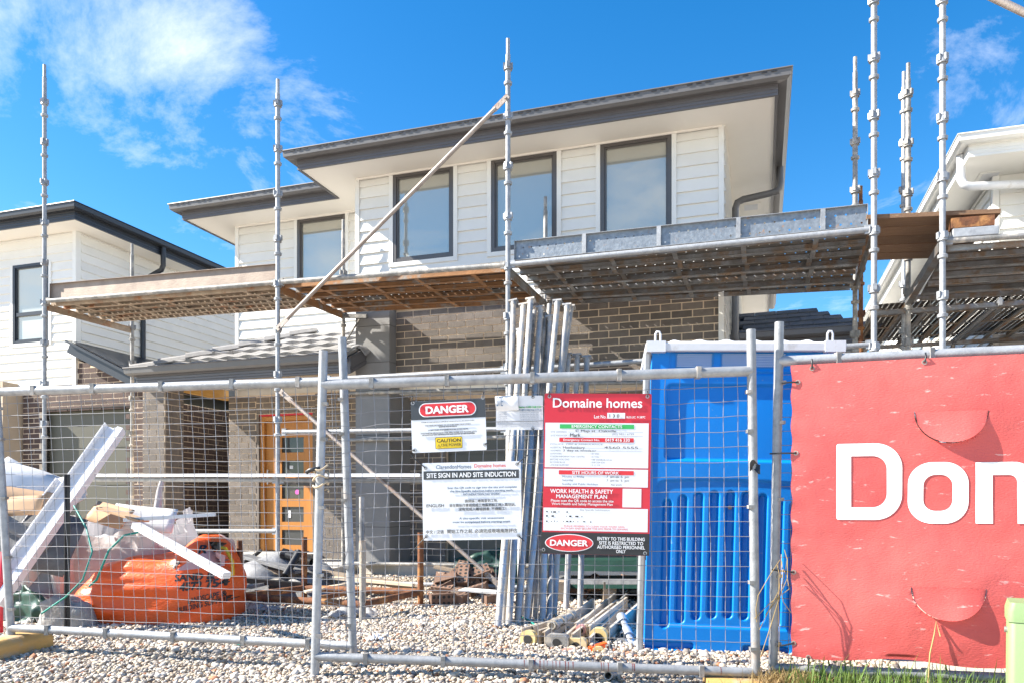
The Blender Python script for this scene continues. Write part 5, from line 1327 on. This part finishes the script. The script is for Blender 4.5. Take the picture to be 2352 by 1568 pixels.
bb_ = channel((790,1020), (1400,560), 5.10, 6.35, .15, .08, 'wide pale channel lying on the beam pile', end='galv_old')
channel((1040,1060), (1560,560), 5.08, 6.3, .13, .075, 'pale channel with a round end fitting beside the wide one', end='yellp')
channel((1330,960), (1800,560), 5.20, 6.2, .11, .10, 'brownish channel with a mustard painted end', end='yellp')
channel((930,1190), (1300,980), 4.98, 6.0, .09, .07, 'low beam with pink paint splashed on its end', end='pinkp')
channel((1320,1190), (1500,900), 4.96, 6.0, .075, .085, 'low beam with a white capped end under the pile', end='yellp')
channel((1620,1080), (1780,860), 5.15, 5.95, .085, .08, 'stubby beam against the toilet corner', end='galv_old')
channel((1180,850), (1650,400), 5.9, 7.3, .08, .05, 'long thin angle iron behind the beam pile', m='galv_old')
channel((1090,870), (1330,690), 5.32, 6.1, .06, .06, 'small square section with red paint in the beam pile', end='pinkp')
channel((560,930), (1180,700), 5.35, 6.3, .09, .07, 'brown channel under the muddy scaffold stub on the pile')
channel((1480,1010), (1700,640), 5.22, 6.3, .10, .08, 'upended channel lying beside the galvanised stub', m='galv_old')
channel((1180,1230), (1480,1010), 4.92, 5.7, .06, .06, 'short rusty angle lying lowest at the near side of the pile', m='rust')
def coupled(a, b, r, label, at=(.15,.55), m='galv', name='steel_pipe'):
    a, b = Vector(a), Vector(b); t = thing(name, label, 'pipe', a); d = b-a
    MB().tube((0,0,0), d, r, 14, hollow=.75).build('shaft', K[m], t)
    for f in at:
        p = d*f; dn = d.normalized(); MB().tube(p-dn*.035, p+dn*.035, r*1.45, 12).tube(p+dn*.035, p+dn*.05, r*1.6, 12).build('collar', K[m], t)
    return t
coupled(P(*zq(705,815),5.25), P(*zq(985,665),5.85), .027, 'muddy scaffold stub with thick collars on top of the pile', (.08,.4,.85), 'beam')
coupled(P(*zq(1610,690),5.45), P(*zq(1800,1190),5.02), .024, 'galvanised scaffold stub with collars leaning on the toilet', (.08,.45,.85))
coupled(P(*zq(1640,1285),4.85), P(*zq(2010,1125),5.05), .027, 'bluish galvanised pipe lying against the bottom rail', ())
coupled(P(*zq(1440,1465),4.18), P(*zq(1570,1440),4.45), .025, 'short grey pipe end poking out under the bottom rail', ())
o = MB().bar(P(*zq(1200,1130),4.98), P(*zq(1420,1060),5.0), .05, .035).build('orange_clamp', K['orange']); tag(o, 'orange painted clamp lying across the beam pile', 'clamp')
o = MB().bar(P(*zq(1560,610),6.2), P(*zq(1690,625),6.2), .03, .03).build('red_offcut', K['red']); tag(o, 'small red strip lying behind the beam pile', 'offcut')
st_ = MB().pipe([onground(1197,1412)+Vector((0,0,.02)), onground(1188,1420)+Vector((0,0,.03)), onground(1215,1432)+Vector((0,0,.03)), onground(1236,1443)+Vector((0,0,.012))], .008, 4)
tag(st_.build('green_strap', K['strap']), 'green plastic strap tied round the feet of the tube bundle', 'strap')

# ================================================================== RUSTY STILLAGE
st_ = thing('stillage_frame', 'rusty steel stillage base with four upright legs on the gravel', 'frame')
F_, L_, R_ = onground(833, 1424), onground(551, 1402), onground(966, 1391)
B_ = L_+R_-F_; B_.z = gz(B_.x, B_.y)
hts = {'F': .65, 'L': .62, 'R': .66, 'B': .62}
for nm, q_ in (('F', F_), ('L', L_), ('R', R_), ('B', B_)):
    tp_ = q_+Vector((0,0,hts[nm])); mt = K['timber'] if nm == 'F' else K['rust']
    MB().tube(q_-Vector((0,0,.02)), tp_, .027, 12, hollow=.8).tube(q_-Vector((0,0,.01)), q_+Vector((0,0,.02)), .055, 10).build('leg', K['beam'] if nm == 'F' else K['rust'], st_)
for a, b in ((F_, L_), (F_, R_), (L_, B_), (R_, B_)):
    h_ = Vector((0,0,.13)); MB().tube(a+h_, b+h_, .030, 12).build('rail', K['rust'], st_)
m1, m2 = (F_+L_)/2+Vector((0,0,.12)), (R_+B_)/2+Vector((0,0,.12)); MB().tube(m1, m2, .022, 10).build('rail', K['rust'], st_)

# ================================================================== ORANGE SAND BAG
bagc = onground(326, 1432); bagc = Vector((bagc.x, bagc.y+.36, gz(bagc.x, bagc.y+.3)-.02))
bag = thing('sand_bag', 'bright orange bulk bag of sand with black supplier lettering', 'bag', bagc, 0)
def spow(c, e): return math.copysign(abs(c)**e, c)
def bagpt(s, t):
    th = -math.pi+s*2*math.pi; ph = t*math.pi/2*1.0
    ex = .55; cr = math.cos(ph)**.38
    x = .625*spow(math.cos(th), ex)*cr; y = .42*spow(math.sin(th), ex)*cr
    f = (x+.6)/1.2
    hmax = .46+.17*f+.11*sst(.66, .86, f)-.06*sst(.93,1.0,f)-.08*sst(.0, .25, .25-f)+.05*noise.noise((x*3, y*3, 4))
    z = hmax*math.sin(ph)**.55
    x += .05*math.sin(z*6)*(1 if x > 0 else -1)*.5
    wv = noise.noise((x*2+y, z*13, 1.5))*.030+noise.noise((x*4, y*5, z*22))*.018
    k = math.cos(ph)*(1-.8*sst(.0, .12, x)*sst(.1, .25, -y))
    y -= .0; x += wv*.4*math.cos(th)*k; y += wv*math.sin(th)*k; z += (noise.noise((x*5, y*5, 8))*.035+noise.noise((x*3, y*14, 3))*.022)*math.sin(ph)
    return (x, y, max(z, 0))
bmb = MB().grid(130, 54, bagpt, True); bbody = bmb.build('bag_body', K['orange'], bag)
bvh = BVHTree.FromPolygons([Vector(v) for v in bmb.v], bmb.f)
def wrap(x, y, z):
    h = bvh.ray_cast(Vector((x, -3, y)), Vector((0, 1, 0)))
    yy = h[0].y if h[0] else -.3
    return (x, yy-.010-z*.2, y)
kb = 5.85/F
def bxz(zx, zy):                                       # D-pixels of the zoomed lettering to bag coordinates
    px, py = zx*.3151*.8279, (1400+zy*.3151)*.8279
    Yb = bagc.y-.38; w = P(px, py, Yb); return w.x-bagc.x-.05, w.z-bagc.z+.02
def bagtext(txt, x0, x1, y0, y1, bold=.012, slant=0):
    a, b = bxz(x0, y1), bxz(x1, y0)
    v, f = text_mesh(txt, bold)
    put(bag, txt, a[0], b[0], a[1], b[1], K['black_ink'], bold, .002, fn=lambda x, y, z: wrap(x, y+slant*(x-a[0]), z))
bagtext('SAND &', 1605, 1925, 628, 692, .045, .05); bagtext('4572 754', 1650, 2000, 704, 778, .045, .10)
bagtext('LANDSCAPE &', 1725, 1995, 835, 888, .025, .20); bagtext('BUILDING SUPPLIES', 1640, 2030, 915, 962, .025, .22)
for ch, x0, y0 in (('P', 1575, 510), ('A', 1700, 425), ('R', 1780, 375), ('K', 1865, 345), ('L', 1940, 355)): bagtext(ch, x0, x0+62, y0, y0+75, .035)
tri = [(1600, 600), (1860, 410), (2010, 470), (2005, 560)]
K['bagpink'] = mat('bag_print', (.55,.32,.32), (.48,.27,.27), 5, .6)
tv = [bxz(*q_) for q_ in tri]; ng = 10; tvs = []; tfs = []
def bil(s, t): 
    a = [tv[0][i]*(1-s)+tv[3][i]*s for i in (0,1)]; b = [tv[1][i]*(1-s)+tv[2][i]*s for i in (0,1)]
    return a[0]*(1-t)+b[0]*t, a[1]*(1-t)+b[1]*t
MB().grid(ng, ng, lambda s, t: wrap(*bil(s, t), .0), True).build('printed_emblem', K['bagpink'], bag)
def yel(pts, label=None):
    MB().pipe([Vector(q_) for q_ in pts], .018, 4).build('lifting_strap', K['yellow'], bag)
yel([(.50,-.15,.62),(.60,-.18,.60),(.66,-.2,.50),(.665,-.2,.40),(.60,-.2,.36)]); yel([(.30,-.1,.56),(.40,-.1,.60),(.5,-.1,.61)])
MB().box(-.02, .13, -.30, -.285, .475, .515).build('bag_label', K['yellow'], bag)
MB().grid(10, 6, lambda s, t: (.26+s*.30, .1+.05*math.sin(t*3), .55+t*.16+.05*noise.noise((s*4,t*4,2))-.10*abs(s-.6)), True).build('bag_liner', K['plastic_film'], bag)

# ================================================================== WHITE SKIP BAG AND RUBBISH
skc = P(283, 1400, 6.95); skc.z = gz(skc.x, skc.y)-.02
skb = thing('rubbish_bag', 'white woven skip bag overfilled with building waste', 'bag', skc)
def sk(s, t):
    th = s*2*math.pi+math.pi/4; ex = .42
    x = .52*spow(math.cos(th), ex); y = .45*spow(math.sin(th), ex)
    cor = abs(math.sin(2*th))**1.1
    top = .66+.24*cor; z = top*t; bl_ = 1+.12*math.sin(t*math.pi)-.05*t
    fold = .020*math.sin(th*23+3*noise.noise((th, z*2, 1)))*t*t
    wv = .05*noise.noise((x*3, y*3, z*2))+.018*noise.noise((x*8, y*8, z*6))+fold
    return (x*bl_+wv, y*bl_+wv*.8, z+.03*noise.noise((th*3, 2, 5))*t)
MB().grid(160, 34, sk, True).build('bag_body', K['bag_white'], skb)
MB().grid(24, 14, lambda s, t: (-.48+s*.96, -.42+t*.84, .60+.10*noise.noise((s*5,t*5,3))), True).build('bag_filling', K['plaster'], skb)
for (x, y) in ((.47, -.36), (-.47, -.36)):
    MB().pipe([(x, y, .80), (x*1.03, y*1.02, .93), (x*1.05, y, 1.05), (x*1.09, y*.98, 1.14)], [.05,.032,.026,.020], 8).build('bag_ear', K['bag_white'], skb)
GW = 'building waste heaped on the skip bag'
def slab_thing(name, c, ax, ay, az, w, h, th, m, label, cat, rot, bend_=0, group=GW):
    o = MB().grid(8, 3, lambda s, t: ((s-.5)*w, (t-.5)*h, bend_*math.sin(s*math.pi)), True)
    ob = o.build(name, K[m]); ob.location = c; ob.rotation_euler = rot
    sdm = ob.modifiers.new('solid', 'SOLIDIFY'); sdm.thickness = th
    return tag(ob, label, cat, group)
sp_ = lambda px, py, Y: P(px, py, Y)
def board(name, a, b, w, h, m, label, cat='board', group=GW, up=(0,0,1)):
    a, b = Vector(a), Vector(b); d = b-a; L = d.length; x = d/L; z = Vector(up)-x*Vector(up).dot(x); z.normalize(); y = z.cross(x)
    o = MB().box(0, L, -w/2, w/2, -h/2, h/2).build(name, K[m], None, .002)
    o.matrix_world = Matrix(((x.x,y.x,z.x,a.x),(x.y,y.y,z.y,a.y),(x.z,y.z,z.z,a.z),(0,0,0,1)))
    return tag(o, label, cat, group)
def wchannel(a, b, w, h, label, up=(0,-.7,.7)):
    a, b = Vector(a), Vector(b); d = b-a; L = d.length; x = d/L; z = Vector(up)-x*Vector(up).dot(x); z.normalize(); y = z.cross(x)
    mb = MB().box(0, L, -w/2, w/2, -.004, .004).box(0, L, -w/2, -w/2+.008, .004, h).box(0, L, w/2-.008, w/2, .004, h).box(0, L, -.006, .006, .004, h*.5).box(0, L, -w/2, -w/2+.05, h, h+.008)
    o = mb.build('white_channel', K['pvc']); o.matrix_world = Matrix(((x.x,y.x,z.x,a.x),(x.y,y.y,z.y,a.y),(x.z,y.z,z.z,a.z),(0,0,0,1)))
    return tag(o, label, 'channel')
wchannel(P(-15, 1385, 5.55), P(268, 985, 6.3), .17, .06, 'long white plastic channel leaning out of the skip bag', up=(0,-1,.3))
wchannel(P(5, 1300, 5.9), P(150, 1108, 6.25), .13, .05, 'shorter white plastic channel lying beside the long one', up=(0,-1,.3))
board('timber_batten', P(312, 1205, 5.75), P(521, 1321, 5.28), .07, .045, 'plaster', 'white painted batten sloping down across the orange bag', 'batten')
board('timber_batten', P(285, 1193, 6.1), P(495, 1180, 6.2), .045, .03, 'plaster', 'thin white batten sticking out level from the skip bag', 'batten')
board('timber_batten', P(235, 1165, 6.25), P(330, 1195, 6.1), .12, .02, 'card', 'raw timber offcut lying on top of the white bag', 'offcut')
sh_ = [((60, 1120), 6.3, .55, .40, .012, 'plaster', (.9,.3,.5), 'broken plasterboard sheet standing on the left of the heap'), ((105, 1128), 6.4, .62, .22, .012, 'plaster', (1.2,-.25,.2), 'plasterboard strip lying along the top of the heap'),
       ((55, 1150), 6.1, .5, .22, .01, 'card', (1.15,.15,.1), 'flattened cardboard piece in front of the plasterboard'), ((125, 1150), 6.2, .45, .26, .01, 'plaster', (.7,-.5,.4), 'white board flap folded over the left heap edge'),
       ((28, 1098), 6.35, .35, .28, .012, 'plaster', (.8,.7,.2), 'small plasterboard corner tilted up at the far left'), ((30, 1165), 5.95, .5, .16, .01, 'card', (1.2,-.1,-.15), 'narrow cardboard strip at the left fence post'),
       ((250, 1180), 6.35, .38, .20, .012, 'card', (.9,.2,-.3), 'brown cardboard sheet behind the bag edge'), ((330, 1188), 6.4, .5, .22, .012, 'plaster', (1.1,.1,.1), 'white board scrap between the two bag ears')]
for (q_, Y, w, h, th, m, rot, lb) in sh_: slab_thing('scrap_sheet', P(*q_, Y), 0,0,0, w, h, th, m, lb, 'scrap', rot, RND.uniform(-.04,.04))
slab_thing('dark_sheet', P(60, 1235, 6.0), 0,0,0, .75, .5, .012, 'grey_scrap', 'dark grey sheet leaning in the left side of the heap', 'sheet', (1.1,.2,.1), .03)
slab_thing('dark_sheet', P(45, 1215, 5.85), 0,0,0, .5, .10, .02, 'grey_scrap', 'narrow dark grey strip slanting over the dark sheet', 'strip', (1.2,.55,.1), .0)
# clear sheet hanging below the channel, green tarp, concrete lump, picket
fl2 = MB().grid(24, 20, lambda s, t: (-.28+s*.56+.03*noise.noise((s*4,t*3,1)), .05*math.sin(s*14+t*2)+.06*noise.noise((s*3,t*3,7)), t*.85), True).build('plastic_sheet', K['plastic_film'])
fl2.location = P(100, 1415, 6.42); fl2.location.z = gz(fl2.location.x, fl2.location.y); tag(fl2, 'translucent plastic sheet hanging in folds beside the black picket', 'plastic sheet')
tgp = onground(66, 1430)
tg = MB().grid(22, 14, lambda s, t: (-.22+s*.42, .10*math.cos(s*3.1)+.05*noise.noise((s*5,t*5,2)), (.30-.18*abs(s-.45))*math.sin(t*math.pi/2)+.03*noise.noise((s*6,t*6,5))*t), True).build('tarpaulin', K['tarp'])
tg.location = tgp; tag(tg, 'crumpled green tarpaulin on the gravel behind the left fence post', 'tarpaulin')
cl_ = onground(146, 1437)
def lump(s, t):
    th = s*2*math.pi; ph = t*math.pi/2; r_ = 1+.22*noise.noise((math.cos(th)*1.5, math.sin(th)*1.5, t*2+4))+.06*noise.noise((math.cos(th)*6, math.sin(th)*6, t*7))
    return (.175*spow(math.cos(th),.75)*math.cos(ph)**.5*r_, .15*spow(math.sin(th),.75)*math.cos(ph)**.5*r_, .20*math.sin(ph)**.7*r_-.01)
lp_ = MB().grid(40, 16, lump, True).build('concrete_lump', K['concrete']); lp_.location = cl_+Vector((0,.03,0)); lp_.scale = (1.15,1.0,1.15); tag(lp_, 'broken lump of grey concrete beside the orange bag', 'rubble')
pkb = onground(153, 1440); pkb = P(153, 1385, 5.5); pkb.z = gz(pkb.x, pkb.y)-.05
pk_ = MB(); topz = P(152, 1088, 5.5).z
for a in (0, 2.09, 4.19):
    M_ = Matrix.Translation((pkb.x, pkb.y, 0)) @ Matrix.Rotation(a+.4, 4, 'Z'); pk_.box(0, .022, -.004, .004, pkb.z, topz, M_)
tag(pk_.build('star_picket', K['black_plastic']), 'black steel star picket standing in front of the white bag', 'picket')
sp1 = MB().pipe([P(205,1345,5.45), P(222,1330,5.4), P(250,1262,5.45), P(285,1228,5.5), P(318,1221,5.55)], .010, 4).build('green_strap', K['strap']); tag(sp1, 'green plastic strap looping over the orange bag', 'strap')
sp2 = MB().pipe([P(95,1408,5.35), P(150,1370,5.3), P(190,1330,5.3), P(212,1265,5.35), P(198,1210,5.5), P(170,1160,5.7)], .007, 4).build('green_strap', K['strap']); tag(sp2, 'dark green strap trailing from the channel down to the gravel', 'strap')
slab_thing('red_sheet', P(-10, 1360, 5.6), 0,0,0, .10, .6, .01, 'red', 'red board edge just visible behind the left fence post', 'board', (1.57,0,0), 0, None)

# ================================================================== DEBRIS BEHIND THE STILLAGE
GD = 'scrap lying in front of the porch'
def dbr(x0, y0, Y0, x1, y1, Y1, w, h, m, label, cat='offcut'): return board('scrap_board', P(x0,y0,Y0), P(x1,y1,Y1), w, h, m, label, cat, GD)
dbr(560,1275,8.0, 690,1312,7.6, .14,.03,'grey_scrap','grey metal strip slanting down beside the rusty frame')
dbr(548,1352,7.3, 640,1330,7.6, .12,.03,'galv_old','pale steel offcut beside the sand bag')
dbr(570,1300,7.9, 700,1322,7.7, .10,.04,'timber','brown timber offcut under the grey strip')
dbr(640,1318,7.8, 735,1300,7.7, .09,.03,'grey_scrap','dark strip crossing behind the standard')
dbr(720,1310,7.9, 965,1350,7.4, .16,.04,'timber','long weathered plank lying towards the brick heap')
dbr(760,1325,7.7, 950,1342,7.3, .05,.03,'primed','pale batten beneath the long weathered plank')
dbr(555,1330,7.5, 720,1345,7.4, .08,.05,'black_plastic','black plastic strip under the scrap')
dbr(540,1310,7.8, 600,1262,8.2, .03,.03,'black_plastic','thin black rod sticking up from the scrap')
dbr(700,1358,7.2, 800,1338,7.4, .10,.02,'primed','cream board lying inside the rusty frame')
dbr(1060,1352,7.3, 1160,1360,7.2, .22,.015,'plaster','white board scrap among the front bricks')
dbr(1000,1300,8.0, 1050,1310,7.9, .08,.03,'timber','small timber piece beside the brick heap')
bp_ = MB().tube(P(648,1270,7.9), P(715,1290,7.8), .045, 12, hollow=.8).tube(P(648,1270,7.9), P(660,1273,7.9), .06, 12, hollow=.8).build('black_pipe', K['black_plastic']); tag(bp_, 'black plastic pipe with a socket lying on the scrap', 'pipe')
bp_ = MB().tube(P(688,1265,7.7), P(655,1320,7.5), .035, 12).tube(P(688,1265,7.7), P(684,1275,7.7), .05, 12, hollow=.8).build('black_pipe', K['black_plastic']); tag(bp_, 'short black pipe standing against the longer pipe', 'pipe')
# dark rubble under the scrap
def mound(name, px, py, Y, w, d, h, m, label, cat, seed):
    c = P(px, py, Y); c.z = gz(c.x, c.y)-.02
    o = MB().grid(34, 22, lambda s, t: ((s-.5)*w, (t-.5)*d, h*max(0,math.sin(s*math.pi))**.7*max(0,math.sin(t*math.pi))**.7*(1+.6*noise.noise((s*6,t*6,seed)))), True).build(name, K[m]); o.location = c
    return tag(o, label, cat)
mound('rubble_heap', 640, 1340, 8.0, 1.5, 1.0, .36, 'grey_scrap', 'heap of dark rubble under the scrap boards by the porch', 'rubble', 2.2)
mound('waste_heap', 75, 1390, 6.75, 1.15, .95, .80, 'grey_scrap', 'grey heap of mixed building waste left of the white bag', 'rubble', 7.7)
mound('rubble_heap', 1080, 1335, 8.0, 1.0, .8, .10, 'brick_loose', 'heap of broken brick rubble in front of the garage', 'rubble', 5.1)
# cored bricks
cb_ = bmesh.new()
def cored():
    mb = MB(); L, W_, H_ = .23, .11, .076; nx_, ny_ = 5, 2
    mb.box(0, L, 0, W_, 0, H_)
    me = mb.mesh('brick'); me.materials.append(K['brick_loose'])
    h_ = MB()
    for i in range(nx_):
        for j in range(ny_):
            x, y = L*(i+.5)/nx_, W_*(j+.5)/ny_
            for zz_, sg in ((H_+.0008, 1), (-.0008, -1)):
                pts = [(x+.0145*math.cos(k*math.pi/5*sg), y+.0145*math.sin(k*math.pi/5*sg), zz_) for k in range(10)]; h_.add(pts, [tuple(range(10))])
    hm = h_.mesh('core_holes'); hm.materials.append(K['dark']); return me, hm
cme, chm = cored()
def lbrick(c, rot, label, group):
    t = link('loose_brick', cme, None); t.location = c; t.rotation_euler = rot; tag(t, label, 'brick', group)
    h = link('core_holes', chm, None, t); tag(h, kind='stuff'); return t
GB = 'loose bricks heaped in front of the garage'
for i in range(34):
    px = RND.uniform(1018, 1128); f = RND.random(); Y = 7.5+f*.9; w = P(px, 1340, Y)
    hh = .10*max(0, 1-((px-1078)/70)**2)*(1-abs(f-.5))
    w.z = gz(w.x, w.y)+.02+RND.uniform(0, 1)*hh+.05
    lbrick(w, (RND.uniform(-.9,.9), RND.uniform(-.8,.8), RND.uniform(0,3.1)), 'brown cored brick tumbled in the loose heap by the garage', GB)
for (px, py, rot, lb) in ((985,1392,(1.57,0,.42),'cored brick on its side leaning beside the rusty leg'), (1062,1388,(0,0,1.35),'half buried brick with its end facing the fence'), (1118,1388,(0,.0,.5),'cored brick lying flat next to the tube bundle'), (1035,1370,(.2,.1,-.5),'brick lying flat behind the half buried one'), (1090,1372,(.1,0,2.2),'brick lying behind the tube bundle feet')):
    w = onground(px, py); w.z += .004 if rot[0] < 1 else .006; lbrick(w, rot, lb, 'bricks scattered on the gravel')
for i in range(16):
    px = RND.uniform(1300, 1470); w = onground(px, RND.uniform(1362, 1378)); w.z += RND.uniform(.0,.08)
    lbrick(w, (RND.uniform(-.8,.8), RND.uniform(-.6,.6), RND.uniform(0,3.1)), 'brown cored brick in the row of rubble behind the props', 'bricks behind the props')
# green pallet bundle and dark things under the scaffold
for i, (y0, h_, m, lb) in enumerate(((1280, .10, 'tarp', 'upper green wrapped pack of boards behind the props'), (1316, .05, 'grey_scrap', 'grey layer of boards between the green packs'), (1326, .04, 'tarp', 'lower green strip under the grey boards'))):
    a, b = P(1270, y0+14, 7.6), P(1560, y0+14, 7.1); o = MB().bar(a, b, .45, h_).build('board_pack', K[m]); tag(o, lb, 'board pack')
for x in (1285, 1395, 1475):
    a = P(x, 1335, 7.35); g0 = gz(a.x, a.y); o = MB().box(-.06, .06, -.2, .2, 0, max(.05, a.z-g0+.02)).build('timber_block', K['timber']); o.location = (a.x, a.y, g0); tag(o, 'timber block propping the green board packs off the ground', 'block', 'blocks under the board packs')
tt_ = MB().grid(24, 12, lambda s, t: P(1040+s*150+10*noise.noise((s*3,t*3,1)), 1342-t*98*(.6+.4*s)+5*noise.noise((s*5,t*4,3)), 8.3+.25*t+.06*noise.noise((s*6,t*5,2))), True).build('tarpaulin', K['tarp']); tag(tt_, 'dark green tarpaulin draped in front of the garage door', 'tarpaulin')
# films and litter on the gravel
def film(name, px, py, w, d, h, m, label, seed, cat='plastic'):
    c = onground(px, py)
    o = MB().grid(26, 18, lambda s, t: ((s-.5)*w*(1-.3*abs(t-.5)), (t-.5)*d, .012+h*abs(noise.noise((s*4,t*4,seed)))*math.sin(s*math.pi)+.012*noise.noise((s*11,t*9,seed))), True).build(name, K[m]); o.location = c; o.rotation_euler.z = RND.uniform(-.3,.3)
    return tag(o, label, cat)
film('plastic_film', 812, 1412, .46, .40, .16, 'plastic_film', 'crumpled clear plastic film under the front leg of the rusty frame', 1.0)
film('plastic_film', 605, 1398, .36, .25, .05, 'plastic_film', 'torn clear plastic scrap beside the orange bag', 3.0)
film('plastic_film', 215, 1432, .18, .12, .10, 'plastic_film', 'clear plastic scrap between the concrete lump and orange bag', 8.0)
film('plastic_film', 88, 1430, .22, .15, .10, 'plastic_film', 'clear plastic bag crumpled beside the green tarpaulin', 6.0)
film('paper_scrap', 863, 1470, .13, .10, .07, 'paper', 'crumpled white paper lump on the gravel behind the fence', 5.0, 'paper')
film('green_wrapper', 655, 1362, .16, .07, .02, 'strap', 'small green wrapper inside the rusty frame', 4.0, 'wrapper')
film('green_wrapper', 545, 1484, .045, .03, .01, 'strap', 'tiny green wrapper on the gravel before the fence', 2.0, 'wrapper')
bs_ = MB().pipe([onground(592,1422)+Vector((0,0,.01)), onground(590,1412)+Vector((0,0,.05)), onground(606,1408)+Vector((0,0,.07)), onground(622,1416)+Vector((0,0,.04)), onground(612,1420)+Vector((0,0,.012))], .008, 6); K['clamp'] = mat('blue_clamp', (.25,.33,.42), (.4,.4,.42), 12, .5, .4)
tag(bs_.build('pipe_clamp', K['clamp']), 'bent bluish metal clamp lying on the gravel', 'clamp')
fp_ = MB(); wv_ = P(807, 1315, 6.0)
# furry paint roller pole standing beside the panel end
o = MB().tube(onground(826,1432)+Vector((0,.12,0)), P(831, 1140, 6.3), .022, 10).build('grey_pole', K['galv_old']); tag(o, 'grey pole standing behind the end post of the left panel', 'pole')

# ================================================================== GREEN PILLAR BOX, GRASS
c = P(2310, 1385, 3.15); g0 = gz(2.2, 3.15)
pb = MB(); Wd = .26
prof = rrect(0, Wd, 0, .22, .025, 4); k = len(prof); zt_ = c.z
pb.add([(x*1.0, y, g0-.02) for x, y in prof]+[(Wd/2+(x-Wd/2)*.97, y, zt_-.02) for x, y in prof]+[(Wd/2+(x-Wd/2)*.90, .11+(y-.11)*.9, zt_) for x, y in prof],
       [(i,(i+1)%k,(i+1)%k+k,i+k) for i in range(k)]+[(i+k,(i+1)%k+k,(i+1)%k+2*k,i+2*k) for i in range(k)], True)
pb.add([(Wd/2+(x-Wd/2)*.90, .11+(y-.11)*.9, zt_) for x, y in prof], [tuple(range(k))])
o = pb.build('pillar_body', K['pillar'])
pbt = thing('pillar_box', 'pale green electrical pillar box standing in the grass by the banner', 'pillar box', (c.x+.01, 3.15, 0), -.52); o.parent = pbt
lidm = MB(); e_ = [(Wd/2+(x-Wd/2)*1.02, .11+(y-.11)*1.03) for x, y in prof]
lidm.add([(x, y, zt_-.075) for x, y in e_]+[(x, y, zt_-.030) for x, y in e_]+[(Wd/2+(x-Wd/2)*.93, .11+(y-.11)*.93, zt_+.004) for x, y in e_], [(i,(i+1)%k,(i+1)%k+k,i+k) for i in range(k)]+[(i+k,(i+1)%k+k,(i+1)%k+2*k,i+2*k) for i in range(k)], True)
lidm.add([(Wd/2+(x-Wd/2)*.93, .11+(y-.11)*.93, zt_+.004) for x, y in e_], [tuple(range(k))])
lidm.build('lid', K['pillar'], pbt)
MB().tube((-.008, .11, zt_-.12), (.004, .11, zt_-.12), .012, 10).build('lock', K['galv_old'], pbt)
def grass(name, n, region, m, h, label, cat, seed, lean=.6, wd=.004):
    r_ = random.Random(seed); mb = MB()
    for _ in range(n):
        x, y = region(r_); z = gz(x, y)-.01; a = r_.uniform(0, 6.28); hh = h*r_.uniform(.4, 1.2); ln_ = r_.uniform(.1, lean)*hh; w = wd*r_.uniform(.6,1.4)
        dx, dy = math.cos(a), math.sin(a); px, py = -dy*w, dx*w; vs = []
        for k_ in range(4):
            f = k_/3; q_ = (1-f)**.8; cx_, cy_, cz_ = x+dx*ln_*f*f, y+dy*ln_*f*f, z+hh*(f-.25*f*f*(ln_/hh)); vs += [(cx_+px*q_, cy_+py*q_, cz_), (cx_-px*q_, cy_-py*q_, cz_)]
        mb.add(vs, [(0,1,3,2),(2,3,5,4),(4,5,7,6)], True)
    return tag(mb.build(name, m), label, cat, kind='stuff')
def edge_line(r_, x0, x1, dy=.18):
    x = r_.uniform(x0, x1); yb = 4.12-(x-1.45)*.30; return x, yb-r_.uniform(-.02, dy)
grass('grass', 1500, lambda r_: edge_line(r_, 1.40, 3.2, .30), K['grass'], .17, 'green grass growing along the foot of the banner fence', 'grass', 3)
grass('grass', 60, lambda r_: edge_line(r_, 1.55, 2.9, .16), K['grass'], .22, 'taller green weeds standing before the banner', 'weeds', 4, .5, .007)
grass('dry_grass', 700, lambda r_: (r_.gauss(1.42, .10), 4.02+r_.uniform(-.1,.1)), K['drygrass'], .13, 'dry straw caught round the base of the fence posts', 'grass', 5, 1.2)
grass('dry_grass', 500, lambda r_: edge_line(r_, 1.3, 3.0, .25), K['drygrass'], .09, 'dry straw among the grass below the banner', 'grass', 6, 1.2)
grass('grass', 130, lambda r_: (r_.uniform(-2.75,-2.55), r_.uniform(3.98, 4.06)), K['grass'], .05, 'tuft of green grass at the gravel edge on the left', 'grass', 7)
# dry vines hanging on the post and a weed stalk before the banner
for i in range(7):
    r_ = random.Random(40+i); a = P(1790+r_.uniform(-6,22), 1300+r_.uniform(-40,10), 4.05)
    b = P(1760+r_.uniform(-30,70), 1440+r_.uniform(-60,80), 3.98); m_ = (a+b)/2+Vector((r_.uniform(-.08,.10), -.04, r_.uniform(-.02,.05)))
    tag(MB().pipe([a, (a+m_)/2+Vector((0,-.02,.02)), m_, (b+m_)/2+Vector((r_.uniform(-.02,.02),0,0)), b], .0022, 5).build('dry_vine', K['drygrass']), 'dry vine stem hanging from the fence post next to the banner', 'vine', 'dry vine stems on the post')
a = P(2130, 1560, 3.85); a.z = gz(a.x, a.y)
tag(MB().pipe([a, P(2136, 1500, 3.84), P(2146, 1455, 3.84), P(2150, 1425, 3.85), P(2160, 1460, 3.83)], .0035, 5).build('weed_stalk', K['drygrass']), 'pale dry weed stalk standing before the lower flap of the banner', 'weed')
